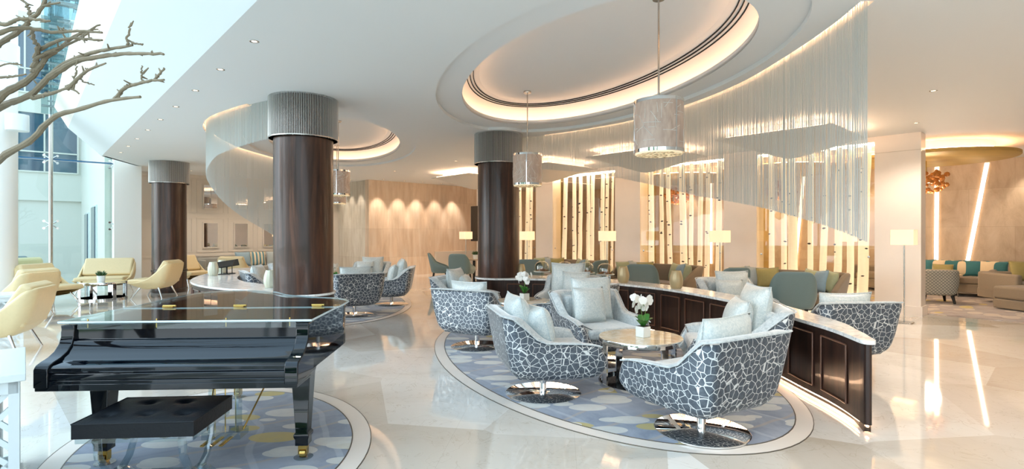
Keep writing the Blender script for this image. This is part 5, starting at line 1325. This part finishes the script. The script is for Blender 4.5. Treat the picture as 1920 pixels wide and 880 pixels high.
a_, b_ = _k(-7.65, 8.35); fret_table('white fretwork table between the yellow armchairs at the left edge', a_, b_, .9, .6, .55)
a_, b_ = _k(-11.7, 12.6); fret_table('farthest white fretwork table beside the white pilaster', a_, b_, .8, .6, .58)
for k, (a, b) in enumerate(((20.0, -0.35), (21.4, -0.45), (22.7, -0.5), (24.0, -0.55))):
    t = thing('patio_sofa', '%s grey wicker patio sofa from the glass, outside on the terrace' % ORD[k], 'sofa', P(a, b, 0), ANG + PI / 2 + PI / 2, 'wicker sofas on the terrace')
    MB().box((0, 0, .22), (1.25, .8, .36)).build('base', 'wicker_grey', t, bevel=.05, seg=3); MB().box((0, .33, .45), (1.25, .16, .62)).build('backrest', 'wicker_grey', t, bevel=.05, seg=3)
    for s in (-1, 1): MB().box((s * .56, 0, .40), (.14, .8, .35)).build('arm', 'wicker_grey', t, bevel=.04, seg=3)

# ---- bare tree: branch positions given as (px, py, depth) of the real limbs, in metres once resolved
def W3(px, py, Y): return Vector(((px - 960) / 1000 * Y, Y, 1.5 - (py - 438) / 1000 * Y))
def tree():
    t = thing('bare_tree', 'bare grey-brown branches of an indoor tree reaching in at the upper left', 'tree', (-3.10, 1.70, 0))
    org = Vector((-3.10, 1.70, 0)); m = MB(); rnd = random.Random(4)
    def br(pts, r0, r1, twigs=4):
        P_ = [W3(*p) for p in pts]; q, L = spline(P_, max(12, len(pts) * 5)); n = len(q); q = [v + Vector((rnd.uniform(-.004, .004),) * 3) for v in q]
        m.tube([v - org for v in q], [(r0 + (r1 - r0) * (i / (n - 1)) ** .8) * (1 + .10 * math.sin(i * 2.3)) for i in range(n)], 8)
        for _ in range(twigs * 2):   # small buds and spurs
            i = rnd.randint(2, n - 2); d = Vector((rnd.uniform(-1, 1), rnd.uniform(-.6, .6), rnd.uniform(-.3, 1))).normalized(); m.tube([q[i] - org, q[i] - org + d * rnd.uniform(.012, .04)], [.006, .0025], 5)
    br([(-190, 560, 2.8), (-160, 500, 2.8), (-90, 380, 2.7), (0, 298, 2.6), (60, 262, 2.55), (100, 220, 2.5), (150, 205, 2.5), (205, 189, 2.45), (265, 181, 2.4)], .034, .006)
    br([(215, 186, 2.45), (235, 165, 2.43), (262, 156, 2.4), (292, 150, 2.38), (307, 150, 2.36)], .010, .005)
    br([(290, 149, 2.38), (300, 138, 2.38), (309, 127, 2.38)], .006, .004, 1); br([(265, 155, 2.4), (266, 135, 2.4), (266, 123, 2.4)], .004, .003, 1)
    br([(-130, 420, 2.75), (-70, 260, 2.8), (0, 202, 2.75), (35, 188, 2.7), (62, 175, 2.7), (85, 150, 2.68), (118, 122, 2.65), (160, 103, 2.6), (200, 93, 2.55), (247, 85, 2.5)], .030, .006)
    br([(240, 84, 2.5), (240, 62, 2.5), (246, 43, 2.5)], .006, .004, 1); br([(245, 80, 2.5), (256, 82, 2.5), (267, 84, 2.5)], .005, .004, 0)
    br([(92, 145, 2.68), (140, 116, 2.62), (190, 106, 2.58), (240, 101, 2.5), (309, 101, 2.42)], .016, .006)
    br([(-60, 250, 2.6), (0, 182, 2.65), (40, 158, 2.7), (64, 138, 2.7), (85, 110, 2.72), (110, 92, 2.75), (140, 68, 2.75), (172, 56, 2.78)], .026, .006)
    br([(64, 136, 2.7), (67, 105, 2.7), (72, 92, 2.68), (62, 72, 2.66), (60, 55, 2.66)], .016, .008); br([(72, 94, 2.7), (100, 80, 2.68), (130, 72, 2.65), (190, 76, 2.6)], .010, .005)
    br([(-20, 70, 2.5), (20, 55, 2.52), (50, 52, 2.55), (100, 60, 2.6), (150, 58, 2.6), (190, 62, 2.6)], .013, .005)
    br([(-30, 110, 2.6), (0, 82, 2.6), (35, 58, 2.6), (58, 36, 2.6), (75, 20, 2.6), (90, -15, 2.6)], .016, .008)
    br([(-20, 40, 2.5), (10, 46, 2.5), (35, 36, 2.5), (62, 36, 2.5), (92, 40, 2.5)], .012, .005)
    br([(55, 32, 2.6), (52, 14, 2.6), (40, 0, 2.6), (30, -15, 2.6)], .008, .005, 2); br([(78, 12, 2.6), (95, 8, 2.6), (112, 5, 2.6)], .006, .004, 1)
    br([(60, 184, 2.7), (100, 174, 2.65), (128, 166, 2.6), (150, 175, 2.6)], .013, .004); br([(128, 166, 2.6), (145, 148, 2.58), (165, 132, 2.55), (200, 118, 2.5)], .011, .004)
    br([(150, 148, 2.6), (160, 154, 2.6), (175, 160, 2.6)], .004, .003, 0); br([(140, 150, 2.6), (142, 130, 2.6), (145, 112, 2.6)], .004, .003, 1)
    br([(-10, 145, 2.5), (20, 144, 2.5), (50, 139, 2.5)], .007, .004, 1); br([(-10, 128, 2.5), (12, 120, 2.5), (32, 119, 2.5)], .005, .003, 1)
    br([(66, 112, 2.7), (90, 98, 2.7), (130, 82, 2.7), (160, 66, 2.7), (178, 50, 2.7), (190, 46, 2.7)], .010, .004); br([(150, 70, 2.7), (165, 60, 2.7), (170, 72, 2.7), (188, 77, 2.7)], .005, .003, 0)
    # trunk from the pot
    q, _ = spline([org + Vector((0, 0, .45)), org + Vector((.0, 0.05, .9)), org + Vector((-.06, .5, 1.12)), W3(-190, 560, 2.8), W3(-160, 500, 2.8)], 14); m.tube([v - org for v in q], [.06 - .026 * i / 13 for i in range(14)], 10)
    q, _ = spline([org + Vector((.02, 0, .7)), org + Vector((-.05, .6, 1.25)), W3(-130, 420, 2.75), W3(-70, 260, 2.8)], 14); m.tube([v - org for v in q], [.045 - .015 * i / 13 for i in range(14)], 10)
    q, _ = spline([org + Vector((.0, .02, .9)), org + Vector((-.02, .5, 1.35)), W3(-150, 430, 2.7), W3(-60, 250, 2.6)], 14); m.tube([v - org for v in q], [.04 - .014 * i / 13 for i in range(14)], 10)
    q, _ = spline([W3(-110, 330, 2.7), W3(-60, 160, 2.6), W3(-30, 110, 2.6)], 10); m.tube([v - org for v in q], .017, 8)
    q, _ = spline([W3(-60, 200, 2.6), W3(-50, 110, 2.55), W3(-20, 70, 2.5)], 10); m.tube([v - org for v in q], .014, 8); q, _ = spline([W3(-50, 110, 2.55), W3(-40, 60, 2.5), W3(-20, 40, 2.5)], 10); m.tube([v - org for v in q], .012, 8)
    m.build('branches', 'bark', t, smooth=True)
    MB().lathe([(0, 0), (.2, 0), (.27, .45), (.25, .47), (.23, .44), (0, .44)], 36).build('planter', 'white_lacquer', t, smooth=True)
tree()
